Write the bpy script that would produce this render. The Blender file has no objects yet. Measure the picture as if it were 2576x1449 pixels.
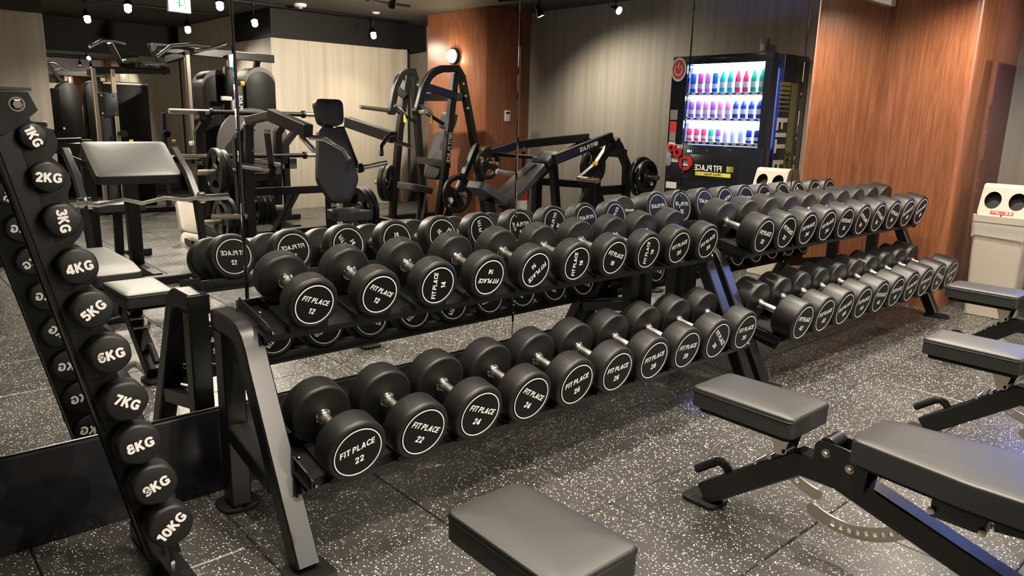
import bpy, bmesh, math, random
from mathutils import Matrix, Vector, Quaternion
random.seed(7)
PI = math.pi
R = math.radians
SC = bpy.context.scene
COL = SC.collection

# ------------------------------------------------------------------ camera, world, exposure
cam_data = bpy.data.cameras.new('camera')
cam_data.lens = 26.045
cam_data.sensor_width = 36.0
cam_data.clip_start = 0.05
cam = bpy.data.objects.new('camera', cam_data)
COL.objects.link(cam)
_yaw, _pitch, _roll = 0.7326, -0.2239, 0.0259
_f = Vector((math.sin(_yaw) * math.cos(_pitch), math.cos(_yaw) * math.cos(_pitch), math.sin(_pitch)))
_r = Vector((math.cos(_yaw), -math.sin(_yaw), 0))
_u = _r.cross(_f)
_r2 = math.cos(_roll) * _r + math.sin(_roll) * _u
_u2 = -math.sin(_roll) * _r + math.cos(_roll) * _u
cam.matrix_world = Matrix(((_r2.x, _u2.x, -_f.x, 0.0), (_r2.y, _u2.y, -_f.y, -2.3278), (_r2.z, _u2.z, -_f.z, 1.2314), (0, 0, 0, 1)))
SC.camera = cam

world = bpy.data.worlds.new('world')
SC.world = world
world.use_nodes = True
world.node_tree.nodes['Background'].inputs[0].default_value = (0.9, 0.85, 0.8, 1)
world.node_tree.nodes['Background'].inputs[1].default_value = 0.02
SC.view_settings.view_transform = 'Standard'
SC.view_settings.look = 'None'
SC.view_settings.gamma = 1.0
SC.view_settings.use_curve_mapping = False
SC.view_settings.exposure = 0.0

SC.cycles.max_bounces = 7
SC.cycles.diffuse_bounces = 3
SC.cycles.glossy_bounces = 5
SC.cycles.transmission_bounces = 4
SC.cycles.adaptive_threshold = 0.03

LAMP_W = 200.0            # watts of each ceiling track spotlight
SPOT_COLOR = (1.0, 0.885, 0.73)
CEIL = 2.50

# ------------------------------------------------------------------ materials
def mat(name, color, rough=0.5, metal=0.0, spec=0.5, emit=None, estr=0.0, coat=0.0):
    m = bpy.data.materials.new(name)
    m.use_nodes = True
    b = m.node_tree.nodes['Principled BSDF']
    b.inputs['Base Color'].default_value = (*color, 1)
    b.inputs['Roughness'].default_value = rough
    b.inputs['Metallic'].default_value = metal
    b.inputs['Specular IOR Level'].default_value = spec
    b.inputs['Coat Weight'].default_value = coat
    if emit:
        b.inputs['Emission Color'].default_value = (*emit, 1)
        b.inputs['Emission Strength'].default_value = estr
    return m

def nt(m):
    t = m.node_tree
    return t, t.nodes, t.links, t.nodes['Principled BSDF']

def ramp(nodes, stops, interp='LINEAR'):
    r = nodes.new('ShaderNodeValToRGB')
    r.color_ramp.interpolation = interp
    e = r.color_ramp.elements
    e[0].position, e[0].color = stops[0][0], (*stops[0][1], 1)
    e[1].position, e[1].color = stops[-1][0], (*stops[-1][1], 1)
    for p, c in stops[1:-1]:
        x = e.new(p)
        x.color = (*c, 1)
    return r

def add_noise_bump(m, scale=200.0, strength=0.1, dist=0.001, coord='Object'):
    t, n, l, b = nt(m)
    tc = n.new('ShaderNodeTexCoord')
    no = n.new('ShaderNodeTexNoise')
    no.inputs['Scale'].default_value = scale
    bp = n.new('ShaderNodeBump')
    bp.inputs['Strength'].default_value = strength
    bp.inputs['Distance'].default_value = dist
    l.new(tc.outputs[coord], no.inputs['Vector'])
    l.new(no.outputs['Fac'], bp.inputs['Height'])
    l.new(bp.outputs['Normal'], b.inputs['Normal'])
    return m

def make_floor_mat():
    m = mat('rubber_floor', (0.03, 0.03, 0.03), 0.42)
    t, n, l, b = nt(m)
    g = n.new('ShaderNodeNewGeometry')
    # fine irregular flecks: two voronoi layers, a random share of the cells shows a fleck
    masks = []
    for sc, thr, share, off in ((125, 0.245, 0.915, 0.0), (210, 0.26, 0.92, 3.7), (90, 0.20, 0.925, 8.1)):
        ad = n.new('ShaderNodeVectorMath'); ad.operation = 'ADD'; ad.inputs[1].default_value = (off, off * 1.3, 0.5)
        l.new(g.outputs['Position'], ad.inputs[0])
        dis = n.new('ShaderNodeTexNoise'); dis.inputs['Scale'].default_value = sc * 1.1; dis.inputs['Detail'].default_value = 1
        l.new(ad.outputs[0], dis.inputs['Vector'])
        mx = n.new('ShaderNodeMixRGB'); mx.blend_type = 'LINEAR_LIGHT'; mx.inputs[0].default_value = 0.35 / sc
        l.new(ad.outputs[0], mx.inputs[1]); l.new(dis.outputs['Color'], mx.inputs[2])
        fl = n.new('ShaderNodeVectorMath'); fl.operation = 'MULTIPLY'; fl.inputs[1].default_value = (1, 1, 0)
        l.new(mx.outputs[0], fl.inputs[0])
        v = n.new('ShaderNodeTexVoronoi'); v.inputs['Scale'].default_value = sc; v.voronoi_dimensions = '2D'
        l.new(fl.outputs[0], v.inputs['Vector'])
        lt = n.new('ShaderNodeMath'); lt.operation = 'LESS_THAN'; lt.inputs[1].default_value = thr
        l.new(v.outputs['Distance'], lt.inputs[0])
        sp = n.new('ShaderNodeSeparateColor'); l.new(v.outputs['Color'], sp.inputs[0])
        gt = n.new('ShaderNodeMath'); gt.operation = 'GREATER_THAN'; gt.inputs[1].default_value = share
        l.new(sp.outputs[0], gt.inputs[0])
        mu = n.new('ShaderNodeMath'); mu.operation = 'MULTIPLY'
        l.new(lt.outputs[0], mu.inputs[0]); l.new(gt.outputs[0], mu.inputs[1])
        masks.append(mu)
    a = masks[0]
    for k in masks[1:]:
        mxm = n.new('ShaderNodeMath'); mxm.operation = 'MAXIMUM'
        l.new(a.outputs[0], mxm.inputs[0]); l.new(k.outputs[0], mxm.inputs[1]); a = mxm
    big = n.new('ShaderNodeTexNoise'); big.inputs['Scale'].default_value = 2.2; big.inputs['Detail'].default_value = 3
    l.new(g.outputs['Position'], big.inputs['Vector'])
    base = ramp(n, [(0.35, (0.036, 0.034, 0.032)), (0.7, (0.056, 0.053, 0.050))])
    l.new(big.outputs['Fac'], base.inputs[0])
    mixc = n.new('ShaderNodeMixRGB'); mixc.inputs[2].default_value = (0.90, 0.88, 0.82, 1)
    l.new(a.outputs[0], mixc.inputs[0]); l.new(base.outputs[0], mixc.inputs[1])
    l.new(mixc.outputs[0], b.inputs['Base Color'])
    rr = n.new('ShaderNodeMapRange'); rr.inputs[3].default_value = 0.24; rr.inputs[4].default_value = 0.40
    l.new(big.outputs['Fac'], rr.inputs[0]); l.new(rr.outputs[0], b.inputs['Roughness'])
    fine = n.new('ShaderNodeTexNoise'); fine.inputs['Scale'].default_value = 260
    l.new(g.outputs['Position'], fine.inputs['Vector'])
    bp = n.new('ShaderNodeBump'); bp.inputs['Strength'].default_value = 0.12; bp.inputs['Distance'].default_value = 0.001
    l.new(fine.outputs['Fac'], bp.inputs['Height']); l.new(bp.outputs['Normal'], b.inputs['Normal'])
    return m

def make_streak_mat(name, c0, c1, c2, rough, scale=(14, 14, 0.35), spec=0.4):
    m = mat(name, c1, rough, spec=spec)
    t, n, l, b = nt(m)
    g = n.new('ShaderNodeNewGeometry')
    mp = n.new('ShaderNodeVectorMath'); mp.operation = 'MULTIPLY'; mp.inputs[1].default_value = scale
    l.new(g.outputs['Position'], mp.inputs[0])
    no = n.new('ShaderNodeTexNoise'); no.inputs['Scale'].default_value = 1.0; no.inputs['Detail'].default_value = 5; no.inputs['Roughness'].default_value = 0.6
    l.new(mp.outputs[0], no.inputs['Vector'])
    r = ramp(n, [(0.3, c0), (0.5, c1), (0.72, c2)])
    l.new(no.outputs['Fac'], r.inputs[0])
    l.new(r.outputs[0], b.inputs['Base Color'])
    return m

def make_wood_mat():
    m = mat('red_wood', (0.3, 0.11, 0.045), 0.33, spec=0.5)
    t, n, l, b = nt(m)
    g = n.new('ShaderNodeNewGeometry')
    mp = n.new('ShaderNodeVectorMath'); mp.operation = 'MULTIPLY'; mp.inputs[1].default_value = (1, 1, 0.06)
    l.new(g.outputs['Position'], mp.inputs[0])
    no = n.new('ShaderNodeTexNoise'); no.inputs['Scale'].default_value = 3.0; no.inputs['Detail'].default_value = 3; no.inputs['Distortion'].default_value = 0.4
    l.new(mp.outputs[0], no.inputs['Vector'])
    mixv = n.new('ShaderNodeMixRGB'); mixv.blend_type = 'ADD'; mixv.inputs[0].default_value = 0.22
    l.new(mp.outputs[0], mixv.inputs[1]); l.new(no.outputs['Color'], mixv.inputs[2])
    f = n.new('ShaderNodeTexNoise'); f.inputs['Scale'].default_value = 52.0; f.inputs['Detail'].default_value = 6; f.inputs['Roughness'].default_value = 0.62
    l.new(mixv.outputs[0], f.inputs['Vector'])
    r = ramp(n, [(0.25, (0.145, 0.050, 0.024)), (0.45, (0.225, 0.080, 0.037)), (0.58, (0.275, 0.102, 0.048)), (0.78, (0.36, 0.146, 0.072))])
    l.new(f.outputs['Fac'], r.inputs[0])
    l.new(r.outputs[0], b.inputs['Base Color'])
    bp = n.new('ShaderNodeBump'); bp.inputs['Strength'].default_value = 0.06; bp.inputs['Distance'].default_value = 0.002
    l.new(f.outputs['Fac'], bp.inputs['Height']); l.new(bp.outputs['Normal'], b.inputs['Normal'])
    return m

M = {}
M['floor'] = make_floor_mat()
M['joint'] = mat('floor_underlay', (0.015, 0.014, 0.013), 0.8)
M['wood'] = make_wood_mat()
M['beige'] = make_streak_mat('beige_wallpaper', (0.47, 0.42, 0.34), (0.56, 0.505, 0.42), (0.64, 0.585, 0.495), 0.55)
M['grey_wall'] = make_streak_mat('grey_wallpaper', (0.27, 0.245, 0.205), (0.325, 0.297, 0.25), (0.38, 0.347, 0.295), 0.55)
M['ceiling'] = add_noise_bump(mat('dark_ceiling', (0.050, 0.043, 0.038), 0.8), 90, 0.2, 0.003)
M['band'] = mat('charcoal_band', (0.008, 0.0072, 0.0072), 0.6, spec=0.3)
M['soffit'] = mat('pale_soffit', (0.62, 0.58, 0.56), 0.6)
M['mirror'] = mat('mirror_silver', (0.90, 0.91, 0.89), 0.0, 1.0)
M['mirror_edge'] = mat('glass_edge', (0.35, 0.42, 0.40), 0.15, 0.6)
M['gloss_black'] = mat('black_laminate', (0.012, 0.012, 0.014), 0.22)
M['rubber'] = add_noise_bump(mat('black_rubber', (0.0042, 0.0039, 0.0038), 0.46, spec=0.48), 700, 0.05, 0.0005)
M['face'] = mat('black_label_plate', (0.003, 0.003, 0.0035), 0.42, spec=0.25)
M['white'] = mat('white_print', (0.86, 0.85, 0.82), 0.5)
M['chrome'] = mat('chrome', (0.86, 0.84, 0.80), 0.13, 1.0)
M['knurl'] = add_noise_bump(mat('knurled_steel', (0.80, 0.77, 0.72), 0.30, 1.0), 1400, 0.35, 0.0008)
M['steel'] = mat('brushed_steel', (0.66, 0.60, 0.50), 0.28, 1.0)
M['frame'] = add_noise_bump(mat('black_powder_coat', (0.0036, 0.0035, 0.0036), 0.34, spec=0.6), 900, 0.015, 0.0003)
M['matte'] = mat('matte_black_metal', (0.005, 0.0048, 0.0048), 0.45, spec=0.3)
M['leather'] = add_noise_bump(mat('black_leather', (0.0095, 0.0092, 0.0090), 0.50, spec=0.85), 420, 0.05, 0.0006)
M['leather_side'] = add_noise_bump(mat('black_vinyl', (0.005, 0.0048, 0.005), 0.45, spec=0.3), 500, 0.08, 0.0008)
M['grey_pad'] = add_noise_bump(mat('charcoal_leather', (0.024, 0.024, 0.028), 0.48), 420, 0.08, 0.0008)
M['pale_pad'] = mat('beige_vinyl', (0.42, 0.38, 0.33), 0.5)
M['foot'] = mat('black_foot_rubber', (0.006, 0.006, 0.006), 0.55, spec=0.3)
M['yellow'] = mat('yellow_plastic', (0.80, 0.50, 0.05), 0.4)
M['yellow_print'] = mat('yellow_print', (0.66, 0.60, 0.10), 0.5)
M['olive_print'] = mat('olive_print', (0.22, 0.22, 0.08), 0.5)
M['red'] = mat('red_enamel', (0.55, 0.02, 0.025), 0.3)
M['red_print'] = mat('red_print', (0.75, 0.05, 0.06), 0.5)
M['bin'] = mat('cream_plastic', (0.50, 0.45, 0.385), 0.42)
M['bin_inner'] = mat('black_plastic', (0.01, 0.01, 0.01), 0.6)
M['vend'] = mat('navy_black_enamel', (0.012, 0.013, 0.020), 0.20, coat=0.2)
M['screen'] = mat('lit_display_panel', (0.8, 0.9, 1.0), 0.5, emit=(0.17, 0.25, 1.0), estr=20.0)
M['strip'] = mat('added_shelf_glow', (1, 1, 1), 0.4, emit=(0.55, 0.75, 1.0), estr=80.0)  # glow of the bars added to light the drinks
M['white_plastic'] = mat('white_plastic', (0.75, 0.73, 0.69), 0.45)
M['grey_plastic'] = mat('grey_plastic', (0.30, 0.30, 0.32), 0.4)
M['bulb'] = mat('lit_bulb', (1, 1, 1), 0.4, emit=(1.0, 0.86, 0.62), estr=60.0)
M['wall_bulb'] = mat('lit_wall_bulb', (1, 1, 1), 0.4, emit=(1.0, 0.76, 0.46), estr=180.0)
M['exit'] = mat('lit_exit_sign', (1, 1, 1), 0.4, emit=(0.86, 1.0, 0.93), estr=5.0)
M['exit_green'] = mat('exit_green_print', (0.02, 0.35, 0.14), 0.4, emit=(0.02, 0.5, 0.2), estr=0.8)
M['led'] = mat('lit_green_led', (0.1, 0.8, 0.5), 0.4, emit=(0.1, 1.0, 0.6), estr=3.0)
M['digits'] = mat('lit_price_digits', (0.5, 0.8, 1.0), 0.4, emit=(0.35, 0.75, 1.0), estr=3.0)
M['glass'] = mat('clear_glass', (1, 1, 1), 0.02)
M['glass'].node_tree.nodes['Principled BSDF'].inputs['Transmission Weight'].default_value = 1.0
M['bag'] = mat('thin_bag_film', (0.80, 0.76, 0.70), 0.25)
M['bag'].node_tree.nodes['Principled BSDF'].inputs['Transmission Weight'].default_value = 0.55
M['blue_grey'] = mat('slate_metal', (0.05, 0.055, 0.075), 0.4)
M['shield'] = mat('taupe_plastic', (0.11, 0.10, 0.095), 0.45)
M['purple_glow'] = mat('lit_violet_strip', (0.6, 0.5, 1.0), 0.4, emit=(0.40, 0.32, 1.0), estr=6.0)
DRINK = {}
for nm, c in dict(blue=(0.02, 0.12, 0.5), pink=(0.75, 0.08, 0.35), teal=(0.03, 0.55, 0.55), red=(0.75, 0.04, 0.08),
                  green=(0.02, 0.45, 0.2), violet=(0.35, 0.12, 0.5), white=(0.8, 0.8, 0.8), navy=(0.02, 0.03, 0.25), rose=(0.8, 0.25, 0.45)).items():
    DRINK[nm] = mat('drink_' + nm, c, 0.25)

# ------------------------------------------------------------------ mesh helpers
I4 = Matrix.Identity(4)

def T(x, y, z):
    return Matrix.Translation((x, y, z))

def RX(a): return Matrix.Rotation(a, 4, 'X')
def RY(a): return Matrix.Rotation(a, 4, 'Y')
def RZ(a): return Matrix.Rotation(a, 4, 'Z')

class G:
    """Collects shapes into one mesh."""
    def __init__(self):
        self.bm = bmesh.new()

    def box(self, c, s, m=I4, bevel=0.0, seg=2):
        b = bmesh.new()
        bmesh.ops.create_cube(b, size=1.0)
        bmesh.ops.scale(b, vec=s, verts=b.verts)
        if bevel > 0:
            bmesh.ops.bevel(b, geom=list(b.edges), offset=min(bevel, min(s) * 0.49), segments=seg, profile=0.5, affect='EDGES')
        return self._take(b, m @ T(*c))

    def prism(self, poly, y0, y1, m=I4, bevel=0.0, seg=2):
        """poly in x,z; extruded along y"""
        b = bmesh.new()
        v = [b.verts.new((x, y0, z)) for x, z in poly]
        f = b.faces.new(v)
        r = bmesh.ops.extrude_face_region(b, geom=[f])
        bmesh.ops.translate(b, vec=(0, y1 - y0, 0), verts=[x for x in r['geom'] if isinstance(x, bmesh.types.BMVert)])
        bmesh.ops.recalc_face_normals(b, faces=b.faces)
        if bevel > 0:
            bmesh.ops.bevel(b, geom=list(b.edges), offset=bevel, segments=seg, profile=0.5, affect='EDGES')
        return self._take(b, m)

    def lathe(self, prof, m=I4, seg=32, close=False):
        """prof list of (r, h) turned about the local z axis"""
        b = bmesh.new()
        rings = []
        for r, h in prof:
            if r < 1e-6:
                rings.append([b.verts.new((0, 0, h))])
            else:
                rings.append([b.verts.new((r * math.cos(2 * PI * k / seg), r * math.sin(2 * PI * k / seg), h)) for k in range(seg)])
        pairs = list(zip(rings[:-1], rings[1:]))
        if close:
            pairs.append((rings[-1], rings[0]))
        for a, c in pairs:
            for k in range(seg):
                k2 = (k + 1) % seg
                if len(a) == 1 and len(c) == 1:
                    continue
                if len(a) == 1:
                    b.faces.new((a[0], c[k2], c[k]))
                elif len(c) == 1:
                    b.faces.new((a[k], a[k2], c[0]))
                else:
                    b.faces.new((a[k], a[k2], c[k2], c[k]))
        bmesh.ops.recalc_face_normals(b, faces=b.faces)
        return self._take(b, m)

    def cyl(self, p0, p1, r, seg=20, r1=None, bev=0.0):
        p0, p1 = Vector(p0), Vector(p1)
        d = p1 - p0
        L = d.length
        q = Vector((0, 0, 1)).rotation_difference(d.normalized()).to_matrix().to_4x4()
        r1 = r if r1 is None else r1
        if bev > 0:
            prof = [(0, 0), (r - bev, 0), (r, bev), (r1, L - bev), (r1 - bev, L), (0, L)]
        else:
            prof = [(0, 0), (r, 0), (r1, L), (0, L)]
        return self.lathe(prof, Matrix.Translation(p0) @ q, seg)

    def sweep(self, pts, prof, up=(0, 0, 1), caps=True, m=I4):
        """sweep a closed 2-D profile (a: sideways, b: along up) along a polyline with mitred corners"""
        pts = [Vector(p) for p in pts]
        b = bmesh.new()
        up = Vector(up)
        rings = []
        for i, p in enumerate(pts):
            d0 = (pts[i] - pts[i - 1]).normalized() if i > 0 else None
            d1 = (pts[i + 1] - pts[i]).normalized() if i < len(pts) - 1 else None
            d = d0 if d1 is None else (d1 if d0 is None else (d0 + d1).normalized())
            base = d1 if d0 is None else d0
            side = base.cross(up)
            if side.length < 1e-4:
                side = base.cross(Vector((1, 0, 0)))
            side.normalize()
            v = side.cross(base).normalized()
            ring = []
            for a, c in prof:
                q = p + side * a + v * c
                # project along base direction on the mitre plane
                den = base.dot(d)
                tt = (p - q).dot(d) / den if abs(den) > 1e-5 else 0
                ring.append(b.verts.new(q + base * tt))
            rings.append(ring)
            up = v if abs(v.dot(up)) > 0.05 else up
        n = len(prof)
        for a, c in zip(rings[:-1], rings[1:]):
            for k in range(n):
                b.faces.new((a[k], a[(k + 1) % n], c[(k + 1) % n], c[k]))
        if caps:
            b.faces.new(list(reversed(rings[0])))
            b.faces.new(rings[-1])
        bmesh.ops.recalc_face_normals(b, faces=b.faces)
        return self._take(b, m)

    def bar(self, pts, w, h, up=(0, 0, 1), ch=0.006, m=I4):
        a, c = w / 2, h / 2
        ch = min(ch, a * 0.45, c * 0.45)
        prof = [(-a + ch, -c), (a - ch, -c), (a, -c + ch), (a, c - ch), (a - ch, c), (-a + ch, c), (-a, c - ch), (-a, -c + ch)]
        return self.sweep(pts, prof, up, True, m)

    def pipe(self, pts, r, seg=14, m=I4):
        prof = [(r * math.cos(2 * PI * k / seg), r * math.sin(2 * PI * k / seg)) for k in range(seg)]
        return self.sweep(pts, prof, (0.013, 0.02, 1), True, m)

    def _take(self, b, m):
        b.transform(m)
        me = bpy.data.meshes.new('tmp')
        b.to_mesh(me)
        b.free()
        self.bm.from_mesh(me)
        bpy.data.meshes.remove(me)
        return self

    def add_mesh(self, me, m=I4):
        c = me.copy()
        c.transform(m)
        self.bm.from_mesh(c)
        bpy.data.meshes.remove(c)
        return self

    def mesh(self, name, material, angle=38):
        me = bpy.data.meshes.new(name)
        self.bm.to_mesh(me)
        self.bm.free()
        me.materials.append(material)
        for p in me.polygons:
            p.use_smooth = True
        me.set_sharp_from_angle(angle=R(angle))
        return me

    def obj(self, name, material, parent=None, angle=38):
        return link(name, self.mesh(name, material, angle), parent)

def link(name, me, parent=None, m=None):
    o = bpy.data.objects.new(name, me)
    COL.objects.link(o)
    if parent is not None:
        o.parent = parent
    if m is not None:
        o.matrix_local = m
    return o

def thing(name, label, cat, m=I4, group=None):
    o = bpy.data.objects.new(name, None)
    o.empty_display_size = 0.1
    COL.objects.link(o)
    o.matrix_world = m
    return tag(o, label, cat, group)

def tag(o, label, cat, group=None):
    o['label'] = label
    o['category'] = cat
    if group:
        o['group'] = group
    return o

def struct(name, g, material, label=None):
    o = g.obj(name, material)
    o['kind'] = 'structure'
    if label:
        o['label'] = label
    return o

def copy_tree(o, m, parent=None):
    c = o.copy()
    COL.objects.link(c)
    c.parent = parent
    if m is not None:
        c.matrix_local = m
    for ch in list(o.children):
        copy_tree(ch, None, c)
    return c

def arc(cx, cz, r, a0, a1, n):
    return [(cx + r * math.cos(a0 + (a1 - a0) * k / n), cz + r * math.sin(a0 + (a1 - a0) * k / n)) for k in range(n + 1)]

def round_rect(w, h, r, n=5):
    r = min(r, w * 0.499, h * 0.499)
    a, c = w / 2 - r, h / 2 - r
    return arc(a, c, r, 0, PI / 2, n) + arc(-a, c, r, PI / 2, PI, n) + arc(-a, -c, r, PI, 1.5 * PI, n) + arc(a, -c, r, 1.5 * PI, 2 * PI, n)

_txt = {}
def text_mesh(body, size, bold=0.0, shear=0.0, space=1.0, depth=0.0004, mirror=False):
    """flat lettering, centred, lying in x-z and facing -y"""
    key = (body, size, bold, shear, space)
    if key in _txt:
        return _txt[key]
    cu = bpy.data.curves.new('text', 'FONT')
    cu.body = body
    cu.size = size
    cu.align_x = 'CENTER'
    cu.align_y = 'CENTER'
    cu.offset = bold * size
    cu.shear = shear
    cu.space_character = space
    cu.extrude = depth
    cu.resolution_u = 4
    o = bpy.data.objects.new('text', cu)
    COL.objects.link(o)
    dg = bpy.context.evaluated_depsgraph_get()
    me = bpy.data.meshes.new_from_object(o.evaluated_get(dg))
    bpy.data.objects.remove(o)
    bpy.data.curves.remove(cu)
    me.transform(Matrix(((1, 0, 0, 0), (0, 0, -1, 0), (0, 1, 0, 0), (0, 0, 0, 1))))
    _txt[key] = me
    return me

# bold lettering drawn as flat ribbons (unit cap height)
GLYPH = {
 'F': (.58, [[(.1, 0), (.1, 1)], [(0, .9), (.58, .9)], [(.1, .5), (.52, .5)]]),
 'I': (.20, [[(.1, 0), (.1, 1)]]),
 'T': (.64, [[(0, .9), (.64, .9)], [(.32, 0), (.32, .9)]]),
 'P': (.62, [[(.1, 0), (.1, 1)], [(.1, .9), (.36, .9), (.46, .86), (.52, .76), (.52, .61), (.46, .51), (.36, .46), (.1, .46)]]),
 'L': (.55, [[(.1, 0), (.1, 1)], [(0, .1), (.55, .1)]]),
 'A': (.76, [[(.1, 0), (.38, .98)], [(.66, 0), (.38, .98)], [(.2, .27), (.56, .27)]]),
 'C': (.66, [[(.63, .72), (.56, .84), (.44, .9), (.32, .9), (.19, .83), (.1, .68), (.1, .32), (.19, .17), (.32, .1), (.44, .1), (.56, .16), (.63, .28)]]),
 'E': (.56, [[(.1, 0), (.1, 1)], [(0, .9), (.56, .9)], [(.1, .5), (.52, .5)], [(0, .1), (.56, .1)]]),
 'K': (.72, [[(.1, 0), (.1, 1)], [(.12, .38), (.58, 1)], [(.28, .56), (.62, 0)]]),
 'G': (.74, [[(.65, .72), (.58, .84), (.46, .9), (.34, .9), (.20, .83), (.1, .68), (.1, .32), (.2, .17), (.34, .1), (.48, .1), (.64, .2)], [(.40, .44), (.73, .44)], [(.64, .44), (.64, .1)]]),
 '0': (.64, [[(.32, .9), (.17, .82), (.1, .66), (.1, .34), (.17, .18), (.32, .1), (.47, .18), (.54, .34), (.54, .66), (.47, .82), (.32, .9), (.17, .82)]]),
 '1': (.42, [[(.28, 0), (.28, 1)], [(.02, .72), (.28, .93)]]),
 '2': (.62, [[(.08, .68), (.13, .82), (.24, .9), (.36, .9), (.48, .83), (.52, .7), (.47, .56), (.12, .14)], [(.04, .1), (.6, .1)]]),
 '3': (.62, [[(.07, .77), (.18, .88), (.32, .9), (.45, .84), (.5, .72), (.45, .59), (.26, .53)], [(.26, .53), (.46, .47), (.53, .33), (.5, .2), (.4, .11), (.28, .1), (.14, .13), (.05, .25)]]),
 '4': (.70, [[(.49, 0), (.49, 1)], [(.46, .96), (.08, .31)], [(.02, .26), (.69, .26)]]),
 '5': (.62, [[(.56, .9), (.12, .9)], [(.15, .98), (.11, .48)], [(.09, .52), (.2, .59), (.34, .59), (.46, .52), (.52, .36), (.48, .2), (.36, .1), (.22, .1), (.06, .21)]]),
 '6': (.62, [[(.53, .80), (.43, .9), (.3, .9), (.18, .82), (.11, .66), (.1, .4), (.13, .22), (.22, .12), (.34, .1), (.46, .16), (.52, .3), (.49, .44), (.4, .53), (.28, .54), (.14, .44)]]),
 '7': (.60, [[(.03, .9), (.58, .9)], [(.49, .9), (.2, 0)]]),
 '8': (.64, [[(.32 + .18 * math.cos(a), .72 + .18 * math.sin(a)) for a in [2 * PI * k / 14 for k in range(16)]], [(.32 + .22 * math.cos(a), .31 + .21 * math.sin(a)) for a in [2 * PI * k / 14 for k in range(16)]]]),
}
GLYPH['9'] = (.62, [[(.62 - x, 1 - y) for x, y in GLYPH['6'][1][0]]])
_stx = {}
def stroke_text(body, cap, weight=0.20, shear=0.0, gap=0.11, wide=1.0, depth=0.0004):
    """centred bold lettering in x-z, facing -y"""
    key = (body, round(cap, 5), weight, shear, wide)
    if key in _stx:
        return _stx[key]
    g = G()
    x = 0.0
    nk = 0
    h = weight / 2
    bm = g.bm
    def lay(pts):
        nonlocal nk
        nk += 1
        y = -(nk % 13) * 0.00003 / cap      # no two pieces lie in one plane
        bm.faces.new([bm.verts.new((px + shear * pz, y, pz)) for px, pz in pts])
    for ch in body:
        if ch == ' ':
            x += 0.22
            continue
        w, lines = GLYPH[ch]
        for ln in lines:
            q = [(x + px * wide, pz) for px, pz in ln]
            for (x0, z0), (x1, z1) in zip(q[:-1], q[1:]):
                L = math.hypot(x1 - x0, z1 - z0)
                nx, nz = -(z1 - z0) / L * h, (x1 - x0) / L * h
                lay([(x0 - nx, z0 - nz), (x1 - nx, z1 - nz), (x1 + nx, z1 + nz), (x0 + nx, z0 + nz)])
            for jx, jz in q[1:-1]:
                lay([(jx + h * math.cos(2 * PI * k / 10), jz + h * math.sin(2 * PI * k / 10)) for k in range(10)])
        x += w * wide + gap
    x -= gap
    g.bm.transform(Matrix.Scale(cap, 4) @ T(-(x + shear) / 2, 0, -0.5))
    me = bpy.data.meshes.new('lettering')
    g.bm.to_mesh(me)
    g.bm.free()
    _stx[key] = me
    return me

def ring_verts(g, r0, r1, y, depth, m=I4, seg=48):
    return g.lathe([(r0, 0), (r0, depth), (r1, depth), (r1, 0)], m @ T(0, y, 0) @ RX(PI / 2), seg, close=True)

# =================================================================== the room
XP, YP = 5.599, -0.558        # wood pillar at the end of the mirror
XW = 6.50                     # wall behind the vending machine
X0 = -2.6
YF = -6.92                    # far panelled wall
YA = -10.3                    # back of the alcove
MB, MT = 0.287, 2.055         # mirror bottom / top

# floor of separate rubber tiles
fl = struct('floor', G().box((1.9, -5.1, -0.035), (9.6, 10.8, 0.03)), M['joint'], 'black rubber gym floor tiles with white flecks')
def tile_mesh():
    g = G()
    s, h, c = 0.4972, 0.02, 0.0035
    a = s / 2
    b = bmesh.new()
    lo = [b.verts.new((x, y, -h)) for x, y in ((-a, -a), (a, -a), (a, a), (-a, a))]
    mi = [b.verts.new((x, y, -c)) for x, y in ((-a, -a), (a, -a), (a, a), (-a, a))]
    d = a - c
    hi = [b.verts.new((x, y, 0)) for x, y in ((-d, -d), (d, -d), (d, d), (-d, d))]
    b.faces.new(hi)
    for k in range(4):
        j = (k + 1) % 4
        b.faces.new((lo[k], lo[j], mi[j], mi[k]))
        b.faces.new((mi[k], mi[j], hi[j], hi[k]))
    g._take(b, I4)
    return g.mesh('floor_tile', M['floor'], 20)
TM = tile_mesh()
nt_ = 0
for i in range(-5, 12):
    for j in range(-1, 19):
        x, y = 0.7557 + 0.25 + 0.5 * i, -0.3945 + 0.25 - 0.5 * j
        if x > XW + 0.2 or y > 0.25 or x < X0 - 0.2:
            continue
        if y < -7.2 and (x < 1.4 or x > 4.5):
            continue
        o = link('floor_tile', TM, fl)
        o.location = (x, y, random.uniform(-0.0012, 0.0))
        nt_ += 1

struct('ceiling', G().box((1.95, -5.2, CEIL + 0.05), (9.6, 11.0, 0.1)), M['ceiling'], 'dark brown painted ceiling')
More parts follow.
